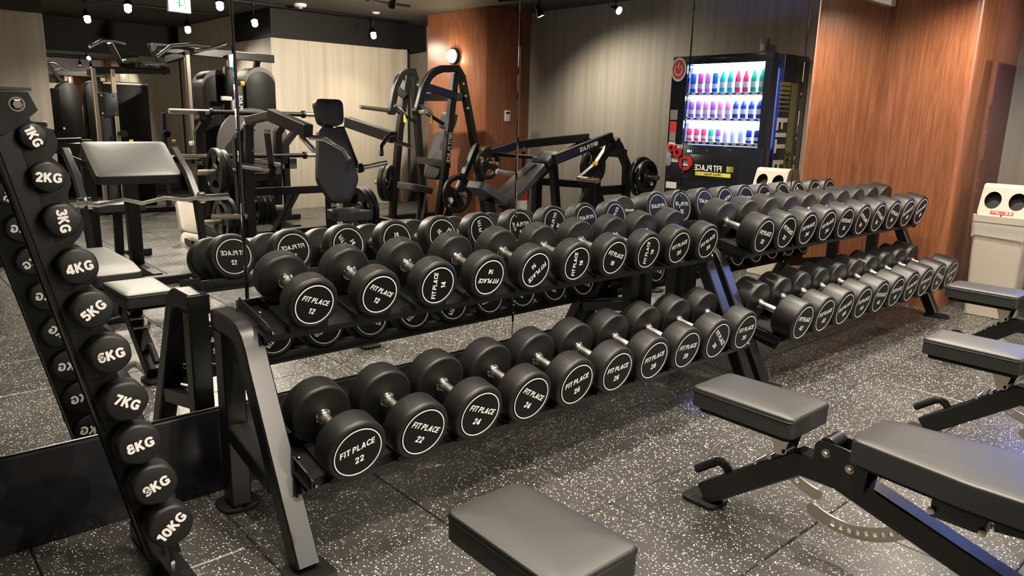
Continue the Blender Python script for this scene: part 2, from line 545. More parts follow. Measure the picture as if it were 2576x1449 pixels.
# mirror wall: backing, black board below, pale strip above, mirror panes
wm = struct('wall_mirror', G().box((1.9, 0.075, 1.25), (9.6, 0.12, 2.5)), M['band'], 'wall clad with tall mirror panes behind the racks')
SEAMS = [-2.58, -1.41, -0.24, 0.9304, 2.103, 3.2663, 4.4313, XP - 0.001]
for a, b in zip(SEAMS[:-1], SEAMS[1:]):
    g = G()
    w, h = b - a - 0.004, MT - MB
    bb = bmesh.new()
    be = 0.0045
    x0, x1 = a + 0.002, b - 0.002
    front = [bb.verts.new((x, -0.0, z)) for x, z in ((x0 + be, MB + be), (x1 - be, MB + be), (x1 - be, MT - be), (x0 + be, MT - be))]
    rim = [bb.verts.new((x, 0.0022, z)) for x, z in ((x0, MB), (x1, MB), (x1, MT), (x0, MT))]
    back = [bb.verts.new((x, 0.0145, z)) for x, z in ((x0, MB), (x1, MB), (x1, MT), (x0, MT))]
    bb.faces.new(front)
    for k in range(4):
        j = (k + 1) % 4
        bb.faces.new((front[k], rim[k], rim[j], front[j]))
        bb.faces.new((rim[k], back[k], back[j], rim[j]))
    bmesh.ops.recalc_face_normals(bb, faces=bb.faces)
    g._take(bb, I4)
    o = g.obj('mirror_pane', M['mirror'], wm, 1)
    for p in o.data.polygons:
        p.use_smooth = False
bb_ = struct('baseboard_mirror', G().box((1.5, -0.0015, MB / 2 - 0.002), (8.19, 0.027, MB - 0.004), bevel=0.002), M['gloss_black'], 'glossy black board under the mirror')
struct('trim_1', G().box((1.5, 0.0, (MT + CEIL) / 2 + 0.002), (8.19, 0.025, CEIL - MT - 0.006)), M['soffit'], 'pale wall strip above the mirror')

# wood pillar at the end of the mirror (rounded front corner)
def pillar_poly():
    r = 0.045
    p = [(XP, 0.1), (XP, YP + r)]
    p += [(XP + r - r * math.cos(a), YP + r - r * math.sin(a)) for a in [PI / 2 * k / 6 for k in range(1, 7)]]
    p += [(XW, YP), (XW, 0.1)]
    return p
g = G()
bb = bmesh.new()
pp = pillar_poly()
lo = [bb.verts.new((x, y, 0.0)) for x, y in pp]
hi = [bb.verts.new((x, y, CEIL)) for x, y in pp]
for k in range(len(pp)):
    j = (k + 1) % len(pp)
    bb.faces.new((lo[k], lo[j], hi[j], hi[k]))
bmesh.ops.recalc_face_normals(bb, faces=bb.faces)
g._take(bb, I4)
struct('wall_pillar', g, M['wood'], 'reddish wood clad pillar at the end of the mirror')
struct('wall_right', G().box((XW + 0.06, -3.6, 1.25), (0.12, 7.4, 2.5)), M['grey_wall'], 'grey streaked wall behind the vending machine')
# wood column standing out of the right wall
CX, CY0, CY1 = 5.80, -4.67, -5.86
wc = struct('wall_column', G().box(((CX + XW) / 2 + 0.01, (CY0 + CY1) / 2, CEIL / 2), (XW - CX + 0.02, CY0 - CY1, CEIL - 0.002), bevel=0.004), M['wood'], 'reddish wood column with a round wall lamp')
# far walls
struct('wall_far', G().box((5.12, YF - 0.6, 1.075), (1.90, 1.2, 2.15), bevel=0.003), M['beige'], 'pale streaked panelled block at the far end')
struct('trim_2', G().box((6.125, YF - 0.02, 1.12), (0.11, 0.10, 2.24), bevel=0.003), M['beige'], 'pale corner post beside the far block')
struct('wall_recess', G().box((6.34, YF - 0.66, 1.075), (0.40, 0.12, 2.15)), M['beige'], 'recessed pale wall beside the wood column')
struct('trim_3', G().box((5.34, YF - 0.58, 2.325), (2.36, 1.24, 0.345)), M['band'], 'charcoal band above the far block')
struct('wall_far_left', G().box(((X0 + 1.72) / 2, YF - 0.06, 1.085), (1.72 - X0, 0.12, 2.17), bevel=0.003), M['beige'], 'pale streaked wall beside the alcove')
struct('trim_4', G().box(((X0 + 1.62) / 2, YF - 0.06, 2.335), (1.62 - X0 + 0.2, 0.16, 0.325)), M['ceiling'], 'dark soffit above the pale wall')
struct('wall_left', G().box((X0 - 0.06, -3.5, 1.25), (0.12, 7.2, 2.5)), M['beige'], 'pale wall on the unseen side of the room')
struct('wall_alcove_left', G().box((1.66, (YF + YA) / 2 - 0.1, 1.25), (0.10, YF - YA, 2.5)), M['beige'])
struct('wall_alcove_right', G().box((4.23, (YF + YA) / 2 - 0.62, 1.25), (0.10, YF - YA - 1.2, 2.5)), M['beige'])
wb = struct('wall_back', G().box((2.95, YA - 0.07, 1.25), (2.7, 0.12, 2.5)), M['band'], 'charcoal back wall of the alcove with a mirror')
G().box((2.95, YA - 0.004, 1.15), (2.42, 0.008, 1.76)).obj('mirror_pane', M['mirror'], wb)

# =================================================================== dumbbell racks
TILT = R(11.6)
SP = 0.2188
# tier: front label centre (y, z) and pitch; x of first dumbbell
def tier_matrix(x, y, z, tilt=TILT):
    """local +y runs along the dumbbell towards the mirror, rising; origin at the front label"""
    return T(x, y, z) @ RX(tilt)

def ring_r(w):
    k = {12: .0595, 14: .062, 16: .0645, 18: .067, 20: .069, 22: .0735, 24: .0745, 26: .0755, 28: .0765, 30: .0775,
         32: .0775, 34: .079, 36: .080, 38: .081, 40: .082, 42: .082, 44: .0825, 46: .083, 48: .0835, 50: .084}
    return k[w]
def head_r(w):
    return ring_r(w) + 0.0205
def head_len(w):
    return 0.062 + (w - 12) * (0.0016 if w <= 30 else 0.00175)
GRIP = {True: 0.130, False: 0.134}

_db = {}
def dumbbell_meshes(w):
    if w in _db:
        return _db[w]
    r, h, rr = head_r(w), head_len(w), ring_r(w)
    g = G()
    e = 0.012
    prof = [(0, 0.0015), (rr + 0.004, 0.0015), (rr + 0.006, 0.0)]
    prof += [(r - e + e * math.sin(a), e - e * math.cos(a)) for a in [PI / 2 * k / 5 for k in range(6)]]
    e2 = 0.009
    prof += [(r - e2 + e2 * math.cos(a), h - e2 + e2 * math.sin(a)) for a in [PI / 2 * k / 4 for k in range(5)]]
    prof += [(0.034, h), (0.028, h + 0.004), (0, h + 0.004)]
    g.lathe(prof, RX(-PI / 2), 48)
    head = g.mesh('head', M['rubber'], 50)
    g = G()
    g.lathe([(0, -0.0006), (rr + 0.003, -0.0006), (rr + 0.003, 0.002), (0, 0.002)], RX(-PI / 2), 48)
    face = g.mesh('label_plate', M['face'])
    g = G()
    ring_verts(g, rr - 0.0022, rr + 0.0008, -0.0006, 0.0008, seg=56)
    s = rr / 0.06
    g.add_mesh(stroke_text('FIT PLACE', 0.0160 * s, 0.19, 0.20), T(0, -0.0012, 0.0125 * s))
    g.add_mesh(stroke_text(str(w), 0.0170 * s, 0.20, 0.12), T(0, -0.0012, -0.0205 * s))
    label = g.mesh('label_print', M['white'])
    gl = GRIP[w <= 30]
    g = G()
    g.lathe([(0.0135, 0), (0.0135, 0.018), (0.0155, 0.025), (0.0165, gl / 2), (0.0155, gl - 0.025), (0.0135, gl - 0.018), (0.0135, gl)], RX(-PI / 2), 24)
    grip = g.mesh('grip', M['knurl'], 60)
    g = G()
    g.lathe([(0.0135, 0.004), (0.024, 0.004), (0.0245, 0.007), (0.0205, 0.010), (0.0205, 0.019), (0.0185, 0.021), (0.0135, 0.021)], RX(-PI / 2), 28)
    collar = g.mesh('collar', M['chrome'], 50)
    _db[w] = (head, face, label, grip, collar, h, gl)
    return _db[w]

def make_dumbbell(w, m, rot_f, rot_r, label, group):
    head, face, lab, grip, collar, h, gl = dumbbell_meshes(w)
    L = 2 * h + gl
    t = thing('round_dumbbell', label, 'dumbbell', m, group)
    F = I4
    B = T(0, L, 0) @ RZ(PI)
    for mm, a in ((F, rot_f), (B, rot_r)):
        hd = link('head', head, t, mm @ RY(-R(a) * 1))
        link('label_plate', face, hd)
        link('label_print', lab, hd)
        link('collar', collar, t, mm @ T(0, h, 0))
    link('grip', grip, t, T(0, h, 0))
    return t

def saddle_mesh(r, drop, hl, L):
    """plastic cradle: two curved supports below the heads, joined by a bridge; local origin on the front label axis"""
    g = G()
    hw = 0.060
    ar = r + 0.0015
    a0 = math.asin(min(0.93, hw / ar * 0.86))
    top = [(ar * math.sin(a), -ar * math.cos(a)) for a in [a0 - 2 * a0 * k / 10 for k in range(11)]]
    poly = [(hw, -drop)] + [(hw, top[0][1] - 0.006)] + top + [(-hw, top[-1][1] - 0.006), (-hw, -drop)]
    for y0 in (hl * 0.30, L - hl * 0.30 - 0.034):
        g.prism(poly, y0, y0 + 0.034)
    g.box((0, L / 2, -drop + 0.006), (0.10, L - 1.0 * hl, 0.012))
    return g.mesh('saddle', M['matte'])

def make_rack(name, label, x_left, x_right, tiers, weights, group):
    t = thing(name, label, 'dumbbell rack', T(x_left, -0.4, 0))
    t.location = (x_left, -0.40, 0)
    off = T(-x_left, 0.40, 0)
    W = 0.067
    def put(g, nm, mt, par=t):
        g.bm.transform(off)
        return g.obj(nm, mt, par)
    frames = []
    for xc in (x_left + W / 2, x_right - W / 2):
        g = G()
        # one bent tube: rear top -> bend -> slanted front leg
        th = 0.062
        cyl_pts = [(xc, -0.106, 0.617), (xc, -0.235, 0.617)]
        bend = [(-0.235, 0.617), (-0.268, 0.609), (-0.296, 0.590), (-0.318, 0.558), (-0.335, 0.52)]
        pts = [(xc, -0.106, 0.617)] + [(xc, y, z) for y, z in bend] + [(xc, -0.605, 0.014)]
        g.bar(pts, W, th, up=(0, 0, 1), ch=0.005)
        fr = put(g, 'front_leg', M['frame'])
        g = G(); g.bar([(xc, -0.1395, 0.585), (xc, -0.1395, 0.012)], W * 0.98, 0.066, up=(0, 1, 0), ch=0.005)
        put(g, 'rear_post', M['frame'])
        g = G(); g.box((xc, -0.104, 0.612), (W + 0.004, 0.012, 0.066), bevel=0.003)
        put(g, 'end_cap', M['matte'])
        g = G(); g.bar([(xc, -0.165, 0.262), (xc, -0.452, 0.202)], W * 0.9, 0.055, ch=0.004)
        put(g, 'cross_brace', M['frame'])
        for yc, ln in ((-0.132, 0.125), (-0.628, 0.150)):
            g = G(); pr = round_rect(0.125, ln, 0.045)
            g.prism([(x, z) for x, z in pr], 0, 0.009, T(xc, yc, 0.0) @ RX(PI / 2) @ T(0, -0.0, 0) @ Matrix.Scale(1, 4), bevel=0.002)
            fp = put(g, 'foot_plate', M['foot'])
            fp.location.z += 0.0006
    sad = {}
    for ti, (x0, y, z, drop) in enumerate(tiers):
        ws = weights[ti]
        m0 = tier_matrix(0, y, z)
        L = 2 * head_len(ws[4]) + GRIP[ws[4] <= 30]
        xm = (x_left + x_right) / 2
        ln = x_right - x_left - 2 * W + 0.03
        g = G()
        # shallow tray, lips turned down at both long sides
        g.box((xm, L / 2, -drop - 0.003), (ln, L * 0.77, 0.006), m0)
        g.box((xm, L * 0.12, -drop - 0.010), (ln, 0.005, 0.020), m0)
        g.box((xm, L * 0.88, -drop - 0.010), (ln, 0.005, 0.020), m0)
        tray = put(g, 'tray', M['frame'])
        g = G(); g.box((xm, L * 0.905, -drop + 0.008), (ln - 0.02, 0.005, 0.03), m0, bevel=0.002)
        put(g, 'back_rail', M['frame'])
        for sx in (x_left + W - 0.004, x_right - W + 0.004):
            s = 1 if sx < xm else -1
            g = G()
            g.prism([(0.02, 0.0), (0.02, 0.03), (0.032, 0.036), (L * 0.88, 0.036), (L * 0.88, -0.022), (0.03, -0.026)], 0, 0.005,
                    m0 @ T(sx + s * 0.004, 0.01, -drop - 0.005) @ RZ(PI / 2))
            put(g, 'tray_bracket', M['frame'])
            for yy, zz in ((0.03, 0.008), (L * 0.45, 0.03), (0.05, -0.02)):
                g = G()
                g.lathe([(0, 0), (0.008, 0), (0.008, 0.005), (0.005, 0.009), (0, 0.009)], m0 @ T(sx + s * 0.008, yy, -drop + zz) @ RY(s * PI / 2), 10)
                put(g, 'bolt', M['chrome'])
        for k, w in enumerate(ws):
            key = (ti, w)
            if key not in sad:
                sad[key] = saddle_mesh(head_r(w), drop, head_len(w), 2 * head_len(w) + GRIP[w <= 30])
            x = x0 + SP * k
            o = link('saddle', sad[key], t, off @ tier_matrix(x, y, z))
    return t

WA = [[12, 12, 14, 14, 16, 16, 18, 18, 20, 20], [22, 22, 24, 24, 26, 26, 28, 28, 30, 30]]
WB = [[32, 32, 34, 34, 36, 36, 38, 38, 40, 40], [42, 42, 44, 44, 46, 46, 48, 48, 50, 50]]
TA = [(0.9574, -0.4155, 0.6976, 0.0925), (0.9532, -0.6507, 0.3276, 0.101)]
TB = [(3.300, -0.483, 0.707, 0.1055), (3.346, -0.707, 0.314, 0.1075)]
make_rack('dumbbell_rack', 'black two-tier dumbbell rack beside the small hex dumbbell stand', 0.775, 3.112, TA, WA, 'racks')
make_rack('dumbbell_rack', 'black two-tier dumbbell rack ending at the wood pillar', 3.160, 5.452, TB, WB, 'racks')

ROT_F = {(0, 0): [-20, -27, 90, 172, 222, 92, -18, 92, 14, 26], (0, 1): [14, -26, -23, -30, 14, 4, 8, -2, -42, 2],
         (1, 0): [-12, -24, 12, 18, -6, -26, -26, -14, 24, 26], (1, 1): [-12, 8, 18, 8, -6, 4, 16, 10, -18, 18]}
ROT_R = {(0, 0): [4, -4, 245, 178, 135, 268, 0, 300, -3, -50], (0, 1): [12, 140, 160, 200, 150, 130, 170, 30, 20, 200],
         (1, 0): [0, 4, 10, -20, 6, -14, 20, 40, -30, 10], (1, 1): [160, 200, 40, 190, 170, 30, 150, 170, 180, 20]}
ORD = ['first', 'second', 'third', 'fourth', 'fifth', 'sixth', 'seventh', 'eighth', 'ninth', 'last']
for ri, (TT, WW, gname) in enumerate(((TA, WA, 'rack 12-30'), (TB, WB, 'rack 32-50'))):
    for ti in (0, 1):
        x0, y, z, drop = TT[ti]
        for k, w in enumerate(WW[ti]):
            jx = random.uniform(-0.002, 0.002)
            lab = '%s round dumbbell from the hex stand end, %s row of %s rack, marked %d' % (ORD[k], ('upper', 'lower')[ti], ('nearer', 'farther')[ri], w)
            make_dumbbell(w, tier_matrix(x0 + SP * k + jx, y, z), ROT_F[(ri, ti)][k], ROT_R[(ri, ti)][k], lab,
                          'round dumbbells on the %s row of the %s' % ('upper' if ti == 0 else 'lower', gname))

# =================================================================== hex dumbbell tree
tree = thing('dumbbell_tree', 'black slanted A-frame stand holding small hex dumbbells', 'dumbbell rack', T(0.4, -0.39, 0))
TO = T(-0.4, 0.39, 0)
HEX = []
for k, (x, z) in enumerate([(0.314, 1.169), (0.332, 1.081), (0.350, 0.985), (0.370, 0.878), (0.388, 0.776), (0.414, 0.664), (0.437, 0.542), (0.455, 0.427), (0.481, 0.313), (0.507, 0.192)]):
    HEX.append((x, -0.415 - 0.007 * (k + 1), z))
HEXD = [0.053, 0.066, 0.074, 0.082, 0.087, 0.092, 0.098, 0.102, 0.106, 0.110]
HEXL = [0.034, 0.038, 0.042, 0.045, 0.048, 0.051, 0.054, 0.057, 0.059, 0.061]
def line_x(z, off=0.0):   # slanted centre line of the stand
    return 0.296 + (1.17 - z) * 0.212 + off
def tree_plate(y):
    zs = [1.262 - i * (1.262 - 0.06) / 60 for i in range(61)]
    left = [(line_x(z) - 0.058, z) for z in zs]
    right = []
    for z in zs:
        e = 0.020
        for (hx, hy, hz) in HEX:
            dz = z - (hz - 0.012)
            if abs(dz) < 0.05:
                e = max(e, (hx - line_x(z)) + 0.020 + 0.030 * (1 - (dz / 0.05) ** 2))
        if z > 1.20:
            e = 0.026 + (z - 1.20) * 0.1
        right.append((line_x(z) + e, z))
    return left, right
for y, nm in ((-0.395, 'side_plate'), (-0.315, 'side_plate')):
    left, right = tree_plate(y)
    g = G()
    b = bmesh.new()
    for y0 in (y, y + 0.006):
        pass
    a0 = [b.verts.new((x, y, z)) for x, z in left]
    a1 = [b.verts.new((x, y, z)) for x, z in right]
    c0 = [b.verts.new((x, y + 0.006, z)) for x, z in left]
    c1 = [b.verts.new((x, y + 0.006, z)) for x, z in right]
    n = len(a0)
    for k in range(n - 1):
        b.faces.new((a0[k], a0[k + 1], a1[k + 1], a1[k]))
        b.faces.new((c0[k], c1[k], c1[k + 1], c0[k + 1]))
        b.faces.new((a1[k], a1[k + 1], c1[k + 1], c1[k]))
        b.faces.new((a0[k], c0[k], c0[k + 1], a0[k + 1]))
    b.faces.new((a0[0], a1[0], c1[0], c0[0])); b.faces.new((a0[-1], c0[-1], c1[-1], a1[-1]))
    bmesh.ops.recalc_face_normals(b, faces=b.faces)
    g._take(b, TO)
    g.obj(nm, M['matte'], tree)
# slanted tube between the plates, top bracket with bolt, other leg and feet
g = G(); g.bar([(line_x(1.24) - 0.030, -0.355, 1.24), (line_x(0.02) - 0.030, -0.355, 0.02)], 0.05, 0.084, up=(0, 1, 0), m=TO); g.obj('leg', M['frame'], tree)
g = G(); g.bar([(0.205, -0.355, 1.24), (-0.10, -0.355, 0.02)], 0.05, 0.084, up=(0, 1, 0), m=TO); g.obj('leg', M['frame'], tree)
g = G()
g.prism([(0.16, 1.285), (0.258, 1.278), (0.259, 1.262), (0.315, 1.262), (0.330, 1.224), (0.268, 1.172), (0.19, 1.172)], -0.409, -0.402, TO)
g.obj('top_bracket', M['matte'], tree)
g = G(); g.box((0.255, -0.36, 1.268), (0.13, 0.12, 0.006), TO @ T(0, 0, 0)); g.obj('top_plate', M['frame'], tree)
g = G(); g.lathe([(0, 0), (0.0155, 0), (0.0155, 0.002), (0.012, 0.002)], TO @ T(0.292, -0.409, 1.236) @ RX(PI / 2), 24)
g.lathe([(0.0115, 0.002), (0.0115, 0.007), (0.009, 0.009), (0, 0.009)], TO @ T(0.292, -0.409, 1.236) @ RX(PI / 2), 6)
g.obj('hex_bolt', M['chrome'], tree, 25)
for xx in (line_x(0.02) - 0.02, -0.10):
    g = G(); g.bar([(xx, -0.60, 0.03), (xx, -0.13, 0.03)], 0.06, 0.05, m=TO); g.obj('foot_bar', M['frame'], tree)
g = G(); g.bar([(line_x(0.02) - 0.02, -0.545, 0.03), (-0.10, -0.545, 0.03)], 0.05, 0.05, m=TO); g.obj('lower_brace', M['frame'], tree)
for hy in (-0.41,):
    g = G(); g.lathe([(0, 0), (0.006, 0), (0.006, 0.006), (0, 0.006)], TO @ T(line_x(0.13) + 0.0, -0.43, 0.06) @ RX(PI / 2), 8); g.obj('bolt', M['chrome'], tree)

def hex_poly(d, rnd=0.42, n=5):
    """hexagon across flats d with rounded corners"""
    R0 = d / 2 / math.cos(PI / 6)
    pts = []
    for k in range(6):
        a = PI / 3 * k + PI / 6
        c = Vector((R0 * math.cos(a), R0 * math.sin(a)))
        p = Vector((R0 * math.cos(a - PI / 3), R0 * math.sin(a - PI / 3)))
        q = Vector((R0 * math.cos(a + PI / 3), R0 * math.sin(a + PI / 3)))
        s, e = c.lerp(p, rnd), c.lerp(q, rnd)
        for j in range(n + 1):
            u = j / n
            pts.append(tuple(s * (1 - u) ** 2 + c * 2 * u * (1 - u) + e * u * u))
    return pts
def hex_head(g, d, h, m):
    base = hex_poly(d)
    prof = [(0.86, 0.0), (0.93, 0.0012), (0.975, 0.004), (1.0, 0.009), (1.0, h - 0.007), (0.96, h - 0.002), (0.90, h)]
    b = bmesh.new()
    rings = [[b.verts.new((x * s, y, z * s)) for x, z in base] for s, y in prof]
    n = len(base)
    for a, c in zip(rings[:-1], rings[1:]):
        for k in range(n):
            b.faces.new((a[k], a[(k + 1) % n], c[(k + 1) % n], c[k]))
    b.faces.new(rings[0]); b.faces.new(rings[-1])
    bmesh.ops.recalc_face_normals(b, faces=b.faces)
    g._take(b, m)
HROT = [-66, -6, -84, 10, 34, 8, -30, 10, 20, 40]
HROT_R = [0, 6, -70, 4, -30, 5, 36, 4, -8, 10]
M['hexrub'] = add_noise_bump(mat('grey_black_rubber', (0.0045, 0.0044, 0.0047), 0.52, spec=0.5), 600, 0.05, 0.0006)
for k, (x, y, z) in enumerate(HEX):
    d, h = HEXD[k], HEXL[k]
    L = 0.18 + (k - 4) * 0.003
    gl = L - 2 * h
    t = thing('hex_dumbbell', 'small black hex dumbbell marked %dKG, %s from the top of the slanted stand' % (k + 1, ('first', 'second', 'third', 'fourth', 'fifth', 'sixth', 'seventh', 'eighth', 'ninth', 'tenth')[k]), 'dumbbell', T(x, y, z), 'hex dumbbells on the slanted stand')
    lab = stroke_text('%dKG' % (k + 1), 0.0190 + 0.00085 * (k + 1), 0.25, 0.0, 0.08, 1.08)
    for mm, a in ((I4, HROT[k]), (T(0, L, 0) @ RZ(PI), HROT_R[k])):
        g = G(); hex_head(g, d, h, I4)
        hd = g.obj('head', M['hexrub'], t, 45)
        hd.matrix_local = mm @ RY(-R(a))
        g = G(); g.add_mesh(lab, T(0, -0.0018, 0)); g.obj('label_print', M['white'], hd)
    g = G(); g.cyl((0, h - 0.002, 0), (0, L - h + 0.002, 0), 0.0135, 16); g.obj('grip', M['chrome'], t)

# =================================================================== adjustable benches
def pad(g, poly, z0, z1, crown=0.006):
    """upholstered pad from an outline in x-y (rounded corners given), soft top edge"""
    c = Vector((sum(p[0] for p in poly) / len(poly), sum(p[1] for p in poly) / len(poly)))
    b = bmesh.new()
    H = z1 - z0
    prof = [(1.0, z0, 0), (1.0, z0 + 0.004, 0), (1.0, z1 - 0.010, 0), (1.0, z1 - 0.005, 0.0008), (1.0, z1 - 0.0015, 0.003), (1.0, z1, 0.007), (0.80, z1 + crown * 0.55, 0.0), (0.45, z1 + crown, 0)]
    rings = []
    for s, z, ins in prof:
        ring = []
        for x, y in poly:
            v = Vector((x, y)) - c
            l = v.length
            v = v * s - v.normalized() * ins
            ring.append(b.verts.new((c.x + v.x, c.y + v.y, z)))
        rings.append(ring)
    n = len(poly)
    for a, d in zip(rings[:-1], rings[1:]):
        for k in range(n):
            b.faces.new((a[k], a[(k + 1) % n], d[(k + 1) % n], d[k]))
    b.faces.new(list(reversed(rings[0]))); b.faces.new(rings[-1])
    bmesh.ops.recalc_face_normals(b, faces=b.faces)
    g._take(b, I4)
def quad_round(pts, r, n=5):
    """rounded polygon from corner points"""
    out = []
    k = len(pts)
    for i in range(k):
        c = Vector(pts[i]); p = Vector(pts[i - 1]); q = Vector(pts[(i + 1) % k])
        s = c + (p - c).normalized() * r; e = c + (q - c).normalized() * r
        for j in range(n + 1):
            u = j / n
            out.append(tuple(s * (1 - u) ** 2 + c * 2 * u * (1 - u) + e * u * u))
    return out

def slotted_arc(g, c, r, a0, a1, w, n, slots, m):
    """flat curved plate with a row of slots, in local x-z"""
    b = bmesh.new()
    N = n
    th = 0.006
    def P(rad, a, y): return b.verts.new((c[0] + rad * math.cos(a), y, c[1] + rad * math.sin(a)))
    # built as short segments; slots are gaps between inner and outer bands
    r0, r1, r2, r3 = r - w / 2, r - w * 0.20, r + w * 0.20, r + w / 2
    def quadstrip(ra, rb, aa, ab):
        v = [P(ra, aa, 0), P(rb, aa, 0), P(rb, ab, 0), P(ra, ab, 0), P(ra, aa, th), P(rb, aa, th), P(rb, ab, th), P(ra, ab, th)]
        for q in ((0, 1, 2, 3), (7, 6, 5, 4), (0, 4, 5, 1), (1, 5, 6, 2), (2, 6, 7, 3), (3, 7, 4, 0)):
            b.faces.new([v[i] for i in q])
    da = (a1 - a0) / N
    for k in range(N):
        aa, ab = a0 + da * k, a0 + da * (k + 1)
        quadstrip(r0, r1, aa, ab); quadstrip(r2, r3, aa, ab)
        if not (k % 2 == 1 and slots[0] <= k <= slots[1]):
            quadstrip(r1, r2, aa, ab)
    for a, s in ((a0, -1), (a1, 1)):
        seg = 8
        ctr = (c[0] + r * math.cos(a), c[1] + r * math.sin(a))
        poly = [(ctr[0] + w / 2 * math.cos(a + s * PI * j / seg), ctr[1] + w / 2 * math.sin(a + s * PI * j / seg)) for j in range(seg + 1)]
        v0 = [b.verts.new((x, 0, z)) for x, z in poly]; v1 = [b.verts.new((x, th, z)) for x, z in poly]
        b.faces.new(v0); b.faces.new(v1)
        for j in range(seg):
            b.faces.new((v0[j], v0[j + 1], v1[j + 1], v1[j]))
    bmesh.ops.recalc_face_normals(b, faces=b.faces)
    g._take(b, m)

def make_bench(label, x, y, extra=0.0):
    """x = centre line, y = the seat edge next to the rack; the bench runs away from the rack (local +y is away)"""
    t = thing('adjustable_bench', label, 'bench', T(x, y, 0) @ RZ(PI), 'adjustable benches beside the racks')
    zt = 0.425
    g = G(); pad(g, quad_round([(-0.106, 0.0), (0.106, 0.0), (0.116, 0.35), (-0.116, 0.35)], 0.028), zt - 0.062, zt)
    st = g.obj('seat_pad', M['leather'], t, 50)
    g = G(); g.sweep([(px, py, zt - 0.013) for px, py in quad_round([(-0.107, -0.001), (0.107, -0.001), (0.117, 0.351), (-0.117, 0.351)], 0.028) + [(-0.079, -0.001)]],
                     [(0.0018 * math.cos(a), 0.0018 * math.sin(a)) for a in (0, PI / 2, PI, 1.5 * PI)])
    g.obj('piping', M['leather_side'], st)
    g = G(); pad(g, quad_round([(-0.090, 0.02), (0.090, 0.02), (0.098, 0.33), (-0.098, 0.33)], 0.02), zt - 0.080, zt - 0.062, 0)
    g.obj('seat_board', M['leather_side'], t)
    g = G(); pad(g, quad_round([(-0.112, 0.505), (0.112, 0.505), (0.150, 0.80), (0.145, 1.36), (-0.145, 1.36), (-0.150, 0.80)], 0.032), zt - 0.064, zt + 0.002)
    bp_ = g.obj('back_pad', M['leather'], t, 50)
    g = G(); pad(g, quad_round([(-0.095, 0.52), (0.095, 0.52), (0.13, 0.80), (0.125, 1.33), (-0.125, 1.33), (-0.13, 0.80)], 0.02), zt - 0.080, zt - 0.064, 0)
    g.obj('back_board', M['leather_side'], t)
    # spine: front leg rising from the foot, knee, long rear leg
    g = G(); g.bar([(0, 0.028, 0.035), (0, 0.335, 0.262), (0, 0.455, 0.262), (0, 1.16, 0.05)], 0.066, 0.072, ch=0.005)
    sp = g.obj('spine', M['frame'], t)
    g = G(); g.prism(quad_round([(-0.055, -0.055), (0.055, -0.055), (0.055, 0.075), (-0.055, 0.075)], 0.03), 0, 0.014, T(0, 0.03, 0.0006) @ RX(PI / 2), bevel=0.003)
    o = g.obj('front_foot', M['foot'], t)
    g = G(); g.bar([(-0.26, 1.17, 0.035), (0.26, 1.17, 0.035)], 0.06, 0.06); g.obj('rear_foot', M['frame'], t)
    # handle at the front leg
    g = G(); g.pipe([(0, 0.115, 0.105), (0.0, 0.098, 0.135), (0.0, 0.086, 0.150), (0.0, 0.070, 0.156), (0.0, 0.052, 0.152), (0.0, -0.02, 0.098)], 0.0145, 14)
    h = g.obj('carry_handle', M['foot'], t)
    # step rack for the seat: pegs, selector plate
    g = G(); g.box((0, 0.245, 0.235), (0.034, 0.14, 0.012), T(0, 0, 0) @ T(0, 0.245, 0.235) @ RX(R(36)) @ T(0, -0.245, -0.235)); pk = g.obj('peg_rail', M['frame'], t)
    for k in range(3):
        g = G(); g.cyl((-0.03, 0.20 + 0.045 * k, 0.215 + 0.034 * k), (0.03, 0.20 + 0.045 * k, 0.215 + 0.034 * k), 0.008, 12); g.obj('peg', M['steel'], t)
    g = G(); g.prism([(0.235, zt - 0.08), (0.305, zt - 0.08), (0.290, 0.272), (0.262, 0.268)], -0.030, -0.024, RZ(PI / 2) @ I4); g.obj('selector_plate', M['steel'], t)
    g = G(); g.prism([(0.225, zt - 0.08), (0.315, zt - 0.08), (0.295, 0.262), (0.252, 0.262)], 0.024, 0.030, RZ(PI / 2)); g.obj('selector_plate', M['matte'], t)
    # hinge plates with bolts and rollers
    poly = quad_round([(0.385, 0.238), (0.535, 0.238), (0.535, 0.345), (0.475, 0.362), (0.385, 0.362)], 0.024)
    for s in (-1, 1):
        g = G(); g.prism(poly, -0.003, 0.003, RZ(PI / 2) @ T(0, s * 0.040, 0)); g.obj('hinge_plate', M['frame'], t)
        for yy, zz in ((0.420, 0.330), (0.490, 0.308)):
            g = G(); g.lathe([(0, 0), (0.0125, 0), (0.0125, 0.003), (0.010, 0.003)], T(s * 0.043, yy, zz) @ RY(s * PI / 2), 16)
            g.lathe([(0.0095, 0.003), (0.0095, 0.009), (0.006, 0.012), (0, 0.012)], T(s * 0.043, yy, zz) @ RY(s * PI / 2), 6)
            g.obj('hinge_bolt', M['steel'], t, 25)
    for yy, zz in ((0.420, 0.352), (0.490, 0.335)):
        g = G(); g.cyl((-0.036, yy, zz), (0.036, yy, zz), 0.024, 24, bev=0.002); g.obj('roller', M['frame'], t)
    # slotted selector arcs below
    g = G(); slotted_arc(g, (0.454, 0.326), 0.248, R(248), R(330), 0.040, 29, (5, 27), RZ(PI / 2) @ T(0, 0.049, 0)); g.obj('selector_arc', M['steel'], t)
    g = G(); slotted_arc(g, (0.398, 0.374), 0.227, R(222), R(262), 0.034, 13, (1, 8), RZ(PI / 2) @ T(0, 0.049, 0)); g.obj('selector_arc', M['steel'], t)
    # latch block under the back pad
    g = G(); g.box((0, 0.76, 0.30), (0.05, 0.13, 0.10), bevel=0.006); lb = g.obj('latch_block', M['frame'], t)
